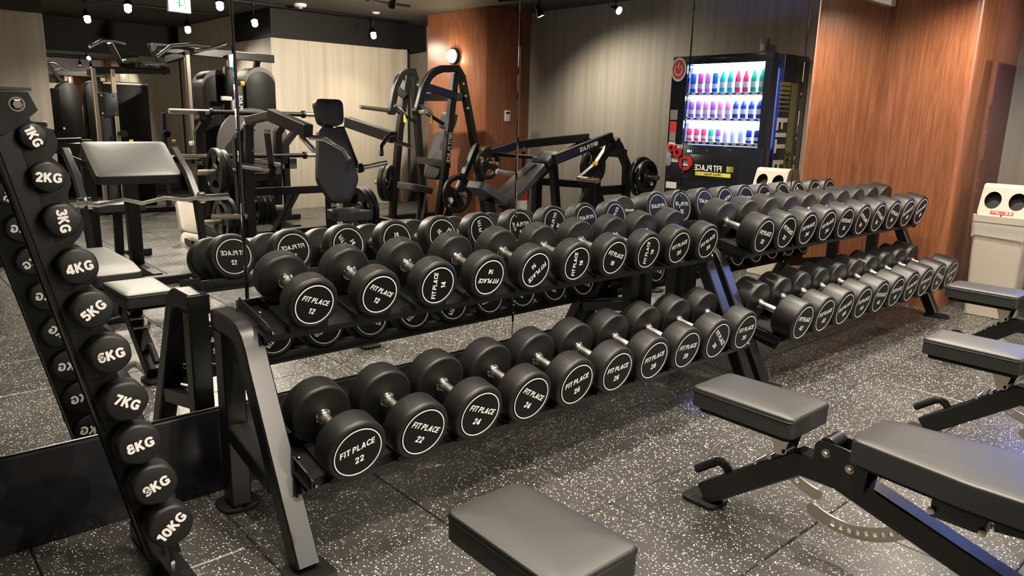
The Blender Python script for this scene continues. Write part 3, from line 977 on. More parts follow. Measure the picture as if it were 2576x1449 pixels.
    for s, yy, zz in ((1, 0.70, 0.27), (1, 0.82, 0.26), (-1, 0.70, 0.27), (-1, 0.82, 0.26)):
        g = G(); g.lathe([(0, 0), (0.010, 0), (0.010, 0.006), (0, 0.009)], T(s * 0.026, yy, zz) @ RY(s * PI / 2), 8); g.obj('bolt', M['steel'], lb)
    g = G(); g.bar([(0, 0.84, 0.285), (0, 1.30, 0.335)], 0.045, 0.03); g.obj('back_support', M['frame'], t)
    return t
make_bench('black bench nearest the camera, only its seat end in the picture', 0.958, -1.185)
make_bench('black adjustable bench with slotted steel arc before the gap between the racks', 2.018, -1.062)
make_bench('black adjustable bench between the slotted-arc bench and the waste bin bench', 3.225, -1.310)
make_bench('black adjustable bench close to the cream waste bin', 4.43, -0.985)

# =================================================================== waste bin
t = thing('waste_bin', 'cream plastic waste bin with two round openings and a bag', 'waste bin', T(5.80, -0.79, 0))
t.matrix_world = T(5.79, -0.845, 0) @ Matrix.Diagonal((0.80, 0.80, 0.98, 1))
def frustum(g, w0, d0, z0, w1, d1, z1, r=0.03, m=I4, cx1=0.0, caps=True):
    a = round_rect(d0, w0, r); c = round_rect(d1, w1, r)
    b = bmesh.new()
    lo = [b.verts.new((x, y, z0)) for x, y in a]; hi = [b.verts.new((x + cx1, y, z1)) for x, y in c]
    n = len(a)
    for k in range(n):
        b.faces.new((lo[k], lo[(k + 1) % n], hi[(k + 1) % n], hi[k]))
    if caps:
        b.faces.new(lo); b.faces.new(hi)
    bmesh.ops.recalc_face_normals(b, faces=b.faces)
    g._take(b, m)
g = G(); frustum(g, 0.34, 0.30, 0.003, 0.395, 0.36, 0.665, 0.035); g.obj('body', M['bin'], t)
g = G(); frustum(g, 0.415, 0.385, 0.655, 0.42, 0.39, 0.700, 0.03); g.obj('rim', M['bin'], t)
# sloped hood, the front face leaning back with two openings
hood = [(-0.185, 0.70), (-0.105, 0.885), (-0.085, 0.905), (-0.04, 0.912), (0.10, 0.905), (0.185, 0.70)]
def hood_front(g):
    b = bmesh.new()
    N = 40
    h0, h1 = 0.185, 0.165
    A = Vector((-0.185, 0, 0.70)); Bv = Vector((-0.105, 0, 0.885))
    dirv = (Bv - A)
    L = dirv.length
    def P(u, v): return A + dirv * (v / L) + Vector((0, u, 0))
    for s in (-1, 1):
        # one half: square with a round opening
        cu, cv, rr = s * 0.088, L * 0.56, 0.062
        u0, u1 = (0.0, s * 0.18)
        outer = []; inner = []
        for k in range(N):
            a = 2 * PI * k / N
            dx, dy = math.cos(a), math.sin(a)
            ts = []
            for lim, dd, c in ((max(u0, u1), dx, cu), (min(u0, u1), dx, cu)):
                if abs(dd) > 1e-6:
                    tt = (lim - c) / dd
                    if tt > 0: ts.append(tt)
            for lim in (0.0, L):
                if abs(dy) > 1e-6:
                    tt = (lim - cv) / dy
                    if tt > 0: ts.append(tt)
            tt = min(ts)
            outer.append(b.verts.new(P(cu + dx * tt, cv + dy * tt)))
            inner.append(b.verts.new(P(cu + dx * rr, cv + dy * rr)))
        deep = [b.verts.new(v.co + Vector((0.03, 0, -0.012))) for v in inner]
        for k in range(N):
            j = (k + 1) % N
            b.faces.new((outer[k], outer[j], inner[j], inner[k]))
            b.faces.new((inner[k], inner[j], deep[j], deep[k]))
    g._take(b, I4)
g = G(); hood_front(g)
b = bmesh.new()
lf = [b.verts.new((x, 0.18, z)) for x, z in hood]; rf = [b.verts.new((x, -0.18, z)) for x, z in hood]
b.faces.new(lf); b.faces.new(rf)
for k in range(1, len(hood) - 1):
    b.faces.new((lf[k], lf[k + 1], rf[k + 1], rf[k]))
bmesh.ops.recalc_face_normals(b, faces=b.faces)
g._take(b, I4)
hd = g.obj('hood', M['bin'], t)
for s in (-1, 1):
    g = G(); g.lathe([(0.0605, 0), (0.0605, -0.05), (0, -0.05)], T(-0.185 + 0.08 * 0.56 + 0.004, s * 0.088, 0.70 + 0.185 * 0.56) @ RY(-R(66.6)) , 32)
    g.obj('opening', M['bin_inner'], t)
st_m = T(-0.176, -0.0, 0.724) @ RZ(-PI / 2) @ RX(-R(23.4))
g = G(); g.box((0, -0.0008, 0), (0.165, 0.001, 0.024)); o = g.obj('sticker', M['red_print'], t); o.matrix_local = st_m
g = G()
for k in range(3):
    g.box((-0.045 + (0 if k < 2 else 0.03), -0.0016, 0.006 - 0.006 * k), (0.045, 0.0006, 0.0016))
for x in (0.035, 0.062):
    ring_verts(g, 0.0065, 0.0095, -0.0016, 0.0006, T(x, 0, 0), 20)
g.box((0.035, -0.0017, 0), (0.003, 0.0006, 0.011)); g.box((0.062, -0.0017, 0), (0.014, 0.0006, 0.002), RY(R(35)) if False else I4)
o2 = g.obj('sticker_print', M['white'], o)
# bag hanging out below the rim
b = bmesh.new()
N = 72
base = round_rect(0.372, 0.408, 0.035, 17)
rows = []
for k in range(6):
    z = 0.662 - 0.022 * k
    row = []
    for i, (x, y) in enumerate(base):
        a = i / len(base) * 2 * PI
        wv = 0.007 * math.sin(a * 23 + k) + 0.005 * math.sin(a * 41 + 2.1 * k)
        s = 1.0 + (0.012 + wv * 0.6) * (1 if k else 0) + 0.010 * math.sin(k * 1.2)
        row.append(b.verts.new((x * s, y * s, z + (0.010 * math.sin(a * 9) + 0.006 * math.sin(a * 17) if k == 5 else 0))))
    rows.append(row)
n = len(base)
for a_, c_ in zip(rows[:-1], rows[1:]):
    for i in range(n):
        b.faces.new((a_[i], a_[(i + 1) % n], c_[(i + 1) % n], c_[i]))
g = G(); g._take(b, I4); g.obj('bag', M['bag'], t, 80)

# =================================================================== vending machine
VX, VY0, VY1, VH = 5.855, -1.025, -2.035, 1.83
VW = VY0 - VY1
vm = thing('vending_machine', 'tall navy black drinks vending machine with a bright display', 'vending machine', T(VX, (VY0 + VY1) / 2, 0))
# local frame: front faces -x. u runs along -y seen from the front (left to right), build with y as width
D = XW - VX - 0.03
hw = VW / 2
# cabinet as a shell around the display recess
wz0, wz1 = 1.045, 1.755          # display window
wy0, wy1 = hw - 0.065, -hw + 0.165   # y of window edges (seen from the front: left edge is +y)
g = G()
g.box((D / 2 + 0.10, 0, VH / 2 + 0.01), (D - 0.20, VW, VH - 0.02), bevel=0.006)
g.box((0.05, 0, wz0 / 2 + 0.01), (0.10, VW, wz0 - 0.02), bevel=0.004)
g.box((0.05, 0, (wz1 + VH) / 2), (0.10, VW, VH - wz1), bevel=0.004)
g.box((0.05, (wy0 + hw) / 2, (wz0 + wz1) / 2), (0.10, hw - wy0, wz1 - wz0))
g.box((0.05, (wy1 - hw) / 2, (wz0 + wz1) / 2), (0.10, hw + wy1, wz1 - wz0))
g.obj('cabinet', M['vend'], vm)
g = G()
g.box((D / 2, 0, 0.012), (D - 0.1, VW - 0.1, 0.02)); g.obj('plinth', M['matte'], vm)
wyc, ww = (wy0 + wy1) / 2, wy0 - wy1
g = G(); g.box((0.094, wyc, (wz0 + wz1) / 2), (0.008, ww - 0.004, wz1 - wz0 - 0.004)); g.obj('lit_panel', M['screen'], vm)
g = G(); g.box((0.004, wyc, (wz0 + wz1) / 2), (0.004, ww - 0.006, wz1 - wz0 - 0.006)); g.obj('window_pane', M['glass'], vm)
for sz_ in (1.735, 1.462, 1.245):
    g = G(); g.box((0.020, wyc, sz_), (0.014, ww - 0.02, 0.012)); g.obj('added_glow_strip', M['strip'], vm)  # glowing bars added above each row to brighten the drinks
SHELF = [1.495, 1.275, 1.065]
for sz in SHELF:
    g = G(); g.box((0.052, wyc, sz), (0.075, ww - 0.012, 0.030), bevel=0.003); sh = g.obj('shelf', M['white_plastic'], vm)
    for k in range(10):
        g = G(); g.lathe([(0, 0), (0.016, 0), (0.016, 0.003), (0.012, 0.006), (0, 0.006)], T(0.0145, wy0 - 0.045 - k * (ww - 0.09) / 9, sz) @ RY(-PI / 2) @ Matrix.Diagonal((0.55, 1.15, 1, 1)), 14)
        g.obj('button', M['matte'], sh)
# writing and fittings on the front
FRONT = T(-0.0012, 0, 0) @ RZ(-PI / 2)      # text faces -x; text x runs to -y
def vprint(nm, g, mt, y, z, par=vm):
    o = g.obj(nm, mt, par); o.matrix_local = T(-0.0014, y, z) @ RZ(-PI / 2); return o
g = G(); g.add_mesh(stroke_text('FIT PLACE', 0.052, 0.18, 0.0, 0.10)); vprint('brand_print', g, M['white'], -0.035, 0.845)
g = G()
for k in range(6):
    g.box((0.012 * k, 0, 0), (0.003 + 0.001 * k, 0.001, 0.05))
vprint('brand_bars', g, M['yellow_print'], 0.225, 0.846)
g = G(); g.box((0, 0, 0), (0.37, 0.001, 0.036)); vb = vprint('brand_strip', g, M['yellow_print'], 0.02, 0.79)
g = G(); g.add_mesh(text_mesh('24hour Fitness', 0.030, 0.01, 0.0, 1.0), T(0, -0.001, 0)); g.obj('strip_print', M['matte'], vb)
g = G(); g.box((0, 0, 0), (0.52, 0.006, 0.24), bevel=0.002); fo = vprint('flap', g, M['gloss_black'], 0.02, 0.84); fo.location.x += 0.0036
# round red sign at the upper corner
g = G(); g.lathe([(0, 0), (0.088, 0), (0.088, 0.004), (0, 0.004)], RX(PI / 2) @ Matrix.Diagonal((0.92, 1.2, 1, 1)), 40); sg = vprint('round_sign', g, M['white'], -hw + 0.075, 1.715)
g = G(); g.lathe([(0, 0.004), (0.072, 0.004), (0.072, 0.0052), (0, 0.0052)], RX(PI / 2) @ Matrix.Diagonal((0.92, 1.2, 1, 1)), 40); g.obj('sign_disc', M['red_print'], sg)
g = G()
pts = [(0.040 * math.cos(a), -0.0062, -0.004 + 0.046 * math.sin(a)) for a in [R(118) + R(304) * k / 24 for k in range(25)]]
g.sweep(pts, [(-0.005, -0.0005), (0.005, -0.0005), (0.005, 0.0005), (-0.005, 0.0005)], up=(0, 1, 0))
g.box((0, -0.0062, 0.032), (0.011, 0.001, 0.058)); g.obj('power_mark', M['white'], sg)
# coin slot discs, price readout, lever, notices
for (y, z, r0, r1) in ((-0.445, 1.005, 0.018, 0.036), (-0.375, 0.965, 0.022, 0.045), (-0.275, 0.875, 0.038, 0.068)):
    g = G(); ring_verts(g, r0, r1, 0.0, 0.018, seg=28); rg = vprint('red_ring', g, M['red'], y, z)
g = G(); g.box((0, -0.002, 0), (0.07, 0.004, 0.05)); g.box((0, -0.004, -0.02), (0.05, 0.004, 0.008)); vprint('bill_slot', g, M['grey_plastic'], -0.275, 0.88)
g = G(); g.box((0, -0.005, -0.018), (0.05, 0.003, 0.006)); vprint('slot_light', g, M['led'], -0.275, 0.875)
g = G(); g.add_mesh(text_mesh('140', 0.035, 0.0, 0.0, 1.1)); vprint('price_digits', g, M['digits'], -0.245, 0.985)
g = G(); g.prism(round_rect(0.05, 0.14, 0.024), -0.012, 0, bevel=0.002); lv = vprint('return_lever', g, M['grey_plastic'], -hw + 0.035, 0.905)
for (y, z, w, h, mt) in ((-hw + 0.055, 1.31, 0.08, 0.09, 'grey_plastic'), (-hw + 0.055, 1.20, 0.075, 0.10, 'red_print'), (-hw + 0.055, 1.11, 0.07, 0.08, 'grey_plastic'), (-hw + 0.055, 1.045, 0.075, 0.035, 'white_plastic'), (-hw + 0.10, 0.895, 0.07, 0.035, 'white_plastic'), (-hw + 0.08, 0.66, 0.12, 0.06, 'white_plastic')):
    g = G(); g.box((0, 0, 0), (w, 0.001, h)); vprint('notice', g, M[mt], y, z)
g = G(); g.lathe([(0, 0), (0.012, 0), (0.012, 0.006), (0, 0.006)], RX(PI / 2), 14); vprint('lock', g, M['chrome'], -hw + 0.05, 0.735)
# lettering down the side that faces the mirror (+y): reads downwards
SIDE = T(0, hw + 0.0012, 0) @ RZ(PI)
def sprint(nm, g, mt, x, z):
    o = g.obj(nm, mt, vm); o.matrix_local = T(x, hw + 0.0014, z) @ RZ(PI) @ RY(PI / 2); return o
g = G(); g.add_mesh(stroke_text('FIT PLACE', 0.180, 0.20, 0.0, 0.12)); sprint('side_brand', g, M['white_plastic'], 0.250, 0.795)
g = G()
for k in range(7):
    g.box((-0.0375 * k, 0, 0), (0.007 + 0.0042 * k, 0.001, 0.18))
sprint('side_bars', g, M['olive_print'], 0.250, 1.36)
g = G(); g.box((0, 0, 0), (1.45, 0.001, 0.105)); sprint('side_strip', g, M['olive_print'], 0.408, 0.87)
g = G(); g.add_mesh(text_mesh('24hour Fitness', 0.10, 0.01), T(0, -0.001, 0)); sprint('side_strip_print', g, M['matte'], 0.405, 0.72)
# drinks on show
def bottle_mesh(nm, r, h, kind):
    g = G()
    if kind == 'bottle':
        g.lathe([(0, 0), (r * 0.9, 0), (r, 0.006), (r, h * 0.58), (r * 0.92, h * 0.66), (r * 0.45, h * 0.86), (r * 0.42, h * 0.9)], I4, 16)
    elif kind == 'can':
        g.lathe([(0, 0), (r * 0.8, 0), (r, 0.008), (r, h - 0.010), (r * 0.82, h), (0, h)], I4, 16)
    else:
        g.box((0, 0, h / 2), (r * 1.7, r * 1.8, h), bevel=0.004)
    return g
ROWS = [
    (0, ['blue', 'pink', 'rose', 'blue', 'teal', 'teal', 'red', 'red', 'green', 'green'], ['can', 'can', 'can', 'can', 'bottle', 'bottle', 'bottle', 'bottle', 'bottle', 'bottle'], 0.195),
    (1, ['violet', 'violet', 'rose', 'violet', 'rose', 'rose', 'navy', 'navy', 'navy', 'navy'], ['can'] * 6 + ['bottle'] * 4, 0.175),
    (2, ['red', 'red', 'red', 'green', 'violet', 'white', 'white', 'white', 'navy', 'navy'], ['can'] * 10, 0.13)]
KN = {'bottle': 'bottle', 'can': 'can'}
ROWN = ['top', 'middle', 'bottom']
mw = vm.matrix_world
for ri, cols, kinds, h in ROWS:
    for k in range(10):
        # seen from the front the row starts at +y (left); in the photo's mirror image the row is reversed
        y = wy1 + 0.045 + k * (ww - 0.09) / 9
        kind = kinds[k]
        hh = h * (0.86 if kind == 'can' else 1.0)
        col = cols[k]
        nm = 'drink_' + kind
        tt_ = thing(nm, '%s drink %s on the %s display shelf' % ({'rose': 'rose pink', 'navy': 'dark navy', 'violet': 'violet'}.get(col, col), kind, ROWN[ri]), 'drink ' + kind,
                   mw @ T(0.052, y, SHELF[ri] + 0.0155), 'sample drinks in the vending machine')
        bottle_mesh(nm, 0.027, hh, kind).obj('body', DRINK[col], tt_)
        g = G()
        if kind == 'bottle':
            g.lathe([(0, hh * 0.9), (0.013, hh * 0.9), (0.013, hh), (0, hh)], I4, 12)
            g.obj('cap', M['white_plastic'], tt_)
        g = G(); g.lathe([(0.0275, hh * 0.2), (0.0275, hh * 0.45)], I4, 16); g.obj('label_band', DRINK['white'], tt_)
# socket plate above the machine
t = thing('wall_socket', 'dark socket plate with a white plug above the vending machine', 'socket', T(XW, -1.50, 1.96))
g = G(); g.box((-0.004, 0, 0), (0.008, 0.075, 0.12), bevel=0.002); g.obj('plate', M['grey_plastic'], t)
g = G(); g.box((-0.025, 0.01, -0.025), (0.034, 0.045, 0.06), bevel=0.004); g.obj('plug', M['white_plastic'], t)

# =================================================================== ceiling fittings and lights
def track(label, p0, p1):
    g = G(); g.bar([(*p0, CEIL - 0.014), (*p1, CEIL - 0.014)], 0.035, 0.026)
    return tag(g.obj('lighting_track', M['matte']), label, 'lighting track', 'tracks on the ceiling')

def spotlight(label, x, y, aim, drop=0.17, watt=None, seen=True, size=R(140), blend=1.0):
    t = thing('track_spotlight', label, 'spotlight', T(x, y, CEIL), 'spotlights on the ceiling tracks')
    g = G(); g.box((0, 0, -0.035), (0.03, 0.06, 0.02), bevel=0.003); g.obj('adapter', M['matte'], t)
    g = G(); g.cyl((0, 0, -0.04), (0, 0, -drop + 0.02), 0.007, 12); g.obj('stem', M['matte'], t)
    d = (Vector(aim) - Vector((x, y, CEIL - drop))).normalized()
    q = Vector((0, 0, -1)).rotation_difference(d).to_matrix().to_4x4()
    hm = T(0, 0, -drop) @ q
    g = G(); g.lathe([(0, 0.055), (0.020, 0.055), (0.024, 0.040), (0.026, 0.0), (0.040, -0.035), (0.042, -0.058), (0.039, -0.058), (0.036, -0.036), (0.0, -0.030)], I4, 24)
    h = g.obj('lamp_head', M['matte'], t, 50); h.matrix_local = hm
    g = G(); g.lathe([(0, -0.060), (0.026, -0.058), (0.034, -0.052), (0.034, -0.036), (0, -0.034)], I4, 24)
    g.obj('bulb', M['bulb'], h)
    ld = bpy.data.lights.new('spot_light', 'SPOT')
    ld.energy = watt or LAMP_W
    ld.color = SPOT_COLOR
    ld.spot_size = size
    ld.spot_blend = blend
    ld.shadow_soft_size = 0.034
    lo = bpy.data.objects.new('spot_light', ld)
    COL.objects.link(lo)
    lo.parent = t
    lo.matrix_local = hm @ T(0, 0, -0.095)
    return t

# seen in the mirror
SPOTS = [(2.38, -8.00, (2.3, -6.6, 0)), (2.44, -6.52, (2.0, -5.2, 0)), (3.57, -8.09, (3.3, -6.8, 0)), (3.84, -6.63, (3.6, -5.2, 0)), (3.01, -5.50, (2.7, -4.3, 0)),
         (5.44, -6.60, (5.0, -5.2, 0.0)), (4.24, -4.24, (4.9, -6.6, 0.8)), (5.57, -3.56, (6.3, -2.9, 0.2))]
WHERE = ['over the alcove beside the exit sign', 'in front of the alcove mouth', 'deep in the alcove over the cable tower', 'at the corner of the pale block', 'above the preacher bench',
         'close to the pale far wall', 'in the middle of the room above the press', 'washing the grey wall near the wood column']
WATT = [0.9, 1.0, 0.9, 0.6, 0.9, 0.6, 1.9, 0.75]
for (x, y, aim), w, k in zip(SPOTS, WHERE, WATT):
    spotlight('small black ceiling spotlight ' + w, x, y, aim, watt=LAMP_W * k)
# over the racks and benches, pointing down
DOWN = [(0.55, -0.62, 'over the first end of the nearer rack', 0.6), (1.65, -0.62, 'over the middle of the nearer rack', 0.7), (2.85, -0.62, 'over the gap between the racks', 0.8),
        (4.05, -0.62, 'over the middle of the farther rack', 1.2), (5.10, -0.75, 'over the pillar end of the rack', 0.9),
        (1.18, -1.55, 'over the bench nearest the camera', 1.15), (2.25, -1.50, 'over the slotted-arc bench', 1.0), (3.50, -1.60, 'over the third bench', 0.85), (4.70, -1.45, 'over the bench by the waste bin', 0.8),
        (2.2, -3.4, 'between the preacher bench and the press', 0.8), (0.6, -3.4, 'over the floor before the bench press', 0.9), (1.75, -4.75, 'added behind the preacher bench to brighten the floor', 1.4)]  # the last one is an unseen lamp added to brighten the mirrored floor
for x, y, w, k in DOWN:
    spotlight('small black ceiling spotlight ' + w, x, y, (x + 0.05, y - 0.03, 0), watt=LAMP_W * k, size=R(150 if x == 5.10 else 104))
spotlight('small black ceiling spotlight turned towards the pillar over the vending machine', 5.95, -2.85, (5.75, -0.56, 1.4), watt=LAMP_W * 0.8, size=R(55))
spotlight('small black ceiling spotlight added to brighten the nearer rack', 1.75, -3.40, (1.1, -0.5, 0.35), watt=LAMP_W * 1.3, size=R(62))  # unseen lamp added to put a sheen on the rack's front leg
spotlight('small black ceiling spotlight turned towards the farther rack', 3.3, -3.2, (4.0, -0.5, 0.35), watt=LAMP_W * 0.9, size=R(62))
track('black ceiling track running in front of the mirror', (0.2, -0.62), (5.3, -0.62))
track('black ceiling track along the pale far block', (3.4, -6.60), (6.0, -6.62))
track('black ceiling track deep in the alcove', (2.1, -8.05), (3.9, -8.1))
track('short black ceiling track near the wood column', (5.57, -4.2), (5.90, -2.7))
track('black ceiling track across the middle of the room', (3.0, -4.24), (4.9, -4.24))
track('black ceiling track at the alcove mouth', (2.0, -6.52), (3.1, -5.4))
track('black ceiling track over the benches', (0.8, -1.55), (4.9, -1.50))
track('black ceiling track between the benches and the machines', (0.3, -3.4), (3.5, -3.3))

t = thing('exit_sign', 'small lit exit sign hanging from the ceiling', 'exit sign', T(2.94, -6.46, 2.40))
g = G(); g.box((0, 0, -0.03), (0.24, 0.03, 0.20), bevel=0.004); o = g.obj('housing', M['white_plastic'], t)
g = G(); g.box((0, 0.016, -0.03), (0.225, 0.003, 0.185)); g.obj('lit_face', M['exit'], t)
g = G(); g.box((0.0, 0.0185, -0.04), (0.014, 0.001, 0.085)); g.box((0.0, 0.0185, 0.012), (0.024, 0.001, 0.022)); g.box((0.022, 0.0185, -0.055), (0.04, 0.001, 0.010)); g.box((-0.018, 0.0185, -0.03), (0.034, 0.001, 0.010)); g.box((0.055, 0.0185, -0.04), (0.008, 0.001, 0.12)); g.obj('running_figure', M['exit_green'], t)
t = thing('smoke_detector', 'white round smoke detector on the dark ceiling', 'smoke detector', T(4.28, -6.31, CEIL))
g = G(); g.lathe([(0, 0), (0.075, 0), (0.075, -0.02), (0.06, -0.035), (0, -0.035)], I4, 32); g.obj('base', M['white_plastic'], t)
g = G(); g.lathe([(0.03, -0.035), (0.025, -0.055), (0, -0.058)], I4, 20); g.obj('sensor', M['grey_plastic'], t)
for k, (x, y) in enumerate(((5.25, -6.2), (3.2, -7.2))):
    g = G(); g.lathe([(0, 0), (0.05, 0), (0.05, -0.008), (0.03, -0.02), (0, -0.022)], T(x, y, CEIL), 24)
    tag(g.obj('sprinkler_rose', M['white_plastic']), ['flat white disc on the ceiling near the wood column', 'flat white disc on the alcove ceiling'][k], 'ceiling disc')
for k, (x, y, L_) in enumerate(((4.9, -5.35, 0.55), (3.7, -5.0, 0.5))):
    g = G(); g.box((x, y, CEIL - 0.012), (L_, 0.05, 0.02), bevel=0.002)
    tag(g.obj('air_slot', M['matte']), ['black slot diffuser on the ceiling near the wood column', 'black slot diffuser on the ceiling above the press'][k], 'air diffuser')

# wall lamp on the wood column
t = thing('wall_lamp', 'round caged bulkhead lamp glowing on the wood column', 'wall lamp', T(CX, -5.277, 1.97))
g = G(); g.lathe([(0, 0), (0.10, 0), (0.10, 0.035), (0.088, 0.045), (0.08, 0.045)], RY(-PI / 2), 32); g.obj('back_plate', M['matte'], t)
g = G(); g.lathe([(0.078, 0.04), (0.070, 0.075), (0.045, 0.10), (0, 0.108)], RY(-PI / 2), 28); g.obj('glass_dome', M['wall_bulb'], t)
for k in range(3):
    g = G(); a = PI * k / 3
    g.pipe([(-0.045 - 0.072 * math.sin(b_), 0.088 * math.cos(b_) * math.cos(a), 0.088 * math.cos(b_) * math.sin(a)) for b_ in [PI * j / 10 for j in range(11)]], 0.004, 8); g.obj('cage_bar', M['matte'], t)
# thermostat on the column
t = thing('wall_controller', 'cream air conditioning controller on the wood column', 'controller', T(6.14, CY0, 1.27))
g = G(); g.box((0, 0.008, 0), (0.085, 0.016, 0.13), bevel=0.003); g.obj('case', M['white_plastic'], t)
g = G(); g.box((0, 0.0168, 0.035), (0.06, 0.001, 0.025)); g.obj('display', M['matte'], t)
# fire extinguisher
t = thing('fire_extinguisher', 'red fire extinguisher standing by the wood column', 'fire extinguisher', T(6.22, -4.45, 0))
g = G(); g.lathe([(0, 0), (0.070, 0), (0.074, 0.01), (0.074, 0.37), (0.062, 0.42), (0.03, 0.455), (0.025, 0.48), (0, 0.48)], I4, 28); g.obj('cylinder', M['red'], t)
g = G(); g.lathe([(0.0745, 0.10), (0.0745, 0.26)], I4, 28); g.obj('label_sleeve', M['white_plastic'], t)
g = G(); g.box((0, 0, 0.50), (0.03, 0.03, 0.04), bevel=0.003); g.bar([(0, 0, 0.515), (-0.11, 0, 0.545)], 0.02, 0.008); g.bar([(0, 0, 0.535), (-0.10, 0, 0.575)], 0.02, 0.008); g.obj('valve', M['steel'], t)
g = G(); g.pipe([(0.02, 0, 0.50), (0.09, 0.01, 0.47), (0.10, 0.01, 0.35), (0.09, 0.01, 0.2)], 0.009, 10); g.obj('hose', M['foot'], t)

# =================================================================== training machines across the room (seen in the mirror)
def brand_text(par, size, m, bars=True, mt='white'):
    g = G(); g.add_mesh(stroke_text('FIT PLACE', size * 0.72, 0.17, 0.0, 0.09))
    if bars:
        for k in range(5):
            g.box((-size * 2.75 + size * 0.16 * k, 0, 0), (size * (0.05 + 0.02 * k), 0.0008, size * 0.72))
    o = g.obj('brand_print', M[mt], par); o.matrix_local = m; return o

def plate_mesh(r, th, nm='plate', num=None):
    g = G()
    g.lathe([(r * 0.74, -th * 0.35), (r * 0.74, th * 0.35), (r * 0.80, th * 0.5), (r * 0.965, th * 0.5), (r, th * 0.34), (r, -th * 0.34), (r * 0.965, -th * 0.5), (r * 0.80, -th * 0.5)], I4, 40, close=True)
    g.lathe([(0.027, -th * 0.5), (0.027, th * 0.5), (r * 0.30, th * 0.5), (r * 0.36, th * 0.2), (r * 0.36, -th * 0.2), (r * 0.30, -th * 0.5)], I4, 28, close=True)
    for k in range(3):
        a = 2 * PI * k / 3 + 0.4
        g.prism([(r * 0.26, -r * 0.20), (r * 0.78, -r * 0.34), (r * 0.78, r * 0.34), (r * 0.26, r * 0.20)], -th * 0.3, th * 0.3, RZ(a) @ RX(-PI / 2))
    return g.mesh(nm, M['rubber'])
PLATE = {}
def weight_plate(label, p, axis, r, th=0.045, num='20', spin=0.3, group='weight plates on the machines'):
    key = (r, th)
    if key not in PLATE:
        PLATE[key] = plate_mesh(r, th)
    q = Vector((0, 0, 1)).rotation_difference(Vector(axis).normalized()).to_matrix().to_4x4()
    t = thing('weight_plate', label, 'weight plate', Matrix.Translation(p) @ q @ RZ(spin), group)
    link('disc', PLATE[key], t)
    g = G()
    for k in range(2):
        for s in (1, -1):
            g.add_mesh(stroke_text(num, r * 0.11, 0.2), (I4 if s > 0 else RX(PI)) @ RZ(PI * k) @ T(0, r * 0.875, s * 0 + th * 0.5 + 0.0006) @ RX(-PI / 2))
    g.obj('number_print', M['white'], t)
    return t

def machine(name, label, cat, x, y):
    t = thing(name, label, cat, T(x, y, 0))
    off = T(-x, -y, 0)
    def part(nm, g, mt='frame', par=None, ang=38):
        g.bm.transform(off)
        return g.obj(nm, M[mt], par or t, ang)
    def bar(nm, pts, w=0.06, h=0.06, mt='frame', up=(0, 0, 1)):
        g = G(); g.bar(pts, w, h, up=up, ch=0.006); return part(nm, g, mt)
    def pipe(nm, pts, r=0.025, mt='frame'):
        g = G(); g.pipe(pts, r, 16); return part(nm, g, mt)
    def bolt(p, d=(0, 1, 0), r=0.014):
        g = G(); p = Vector(p); d = Vector(d); g.cyl(p, p + d * 0.014, r, 8); return part('bolt', g, 'chrome')
    return t, part, bar, pipe, bolt

def pad_board(part, nm, poly, m, th=0.06, mt='grey_pad'):
    """upholstered pad: outline in local x-y, thickness along +z, placed by m"""
    g = G(); pad(g, poly, 0, th, 0.008); g.bm.transform(m)
    return part(nm, g, mt, None, 50)

def frame_m(o, xa, za):
    """matrix with local x = xa, local z = za"""
    z = Vector(za).normalized(); x = Vector(xa); x = (x - z * x.dot(z)).normalized(); y = z.cross(x)
    return Matrix(((x.x, y.x, z.x, o[0]), (x.y, y.y, z.y, o[1]), (x.z, y.z, z.z, o[2]), (0, 0, 0, 1)))

# ---- shoulder press, facing the mirror
t, part, bar, pipe, bolt = machine('shoulder_press', 'black shoulder press machine with tall charcoal back pad facing the mirror', 'gym machine', 3.23, -3.9)
xc = 3.22
bm_ = frame_m((xc, -3.56, 0.47), (-1, 0, 0), (0, 0.97, 0.22))
# local y is up along the pad
pad_board(part, 'back_pad', quad_round([(-0.09, 0.0), (0.09, 0.0), (0.20, 0.20), (0.125, 0.655), (-0.125, 0.655), (-0.20, 0.20)], 0.05), bm_)
pad_board(part, 'head_pad', quad_round([(-0.115, 0.675), (0.115, 0.675), (0.135, 0.90), (-0.135, 0.90)], 0.06), bm_, 0.075)
pad_board(part, 'seat_pad', quad_round([(-0.12, -0.06), (0.12, -0.06), (0.19, 0.24), (-0.19, 0.24)], 0.05), T(xc, -3.52, 0.35) , 0.075)
bar('back_post', [(xc, -3.70, 0.05), (xc, -3.74, 1.30)], 0.08, 0.07, up=(0, 1, 0))
bar('seat_post', [(xc, -3.42, 0.34), (xc, -3.48, 0.06)], 0.06, 0.06, up=(0, 1, 0))
bar('base_beam', [(xc, -3.15, 0.04), (xc, -4.95, 0.04)], 0.08, 0.06)
bar('base_cross', [(xc - 0.2, -4.92, 0.04), (xc + 0.75, -4.92, 0.04)], 0.08, 0.06)
bar('rear_strut', [(xc, -4.37, 0.52), (xc, -4.88, 0.07)], 0.06, 0.06)
bar('base_cross', [(xc - 0.62, -4.05, 0.04), (xc + 0.62, -4.05, 0.04)], 0.08, 0.06)
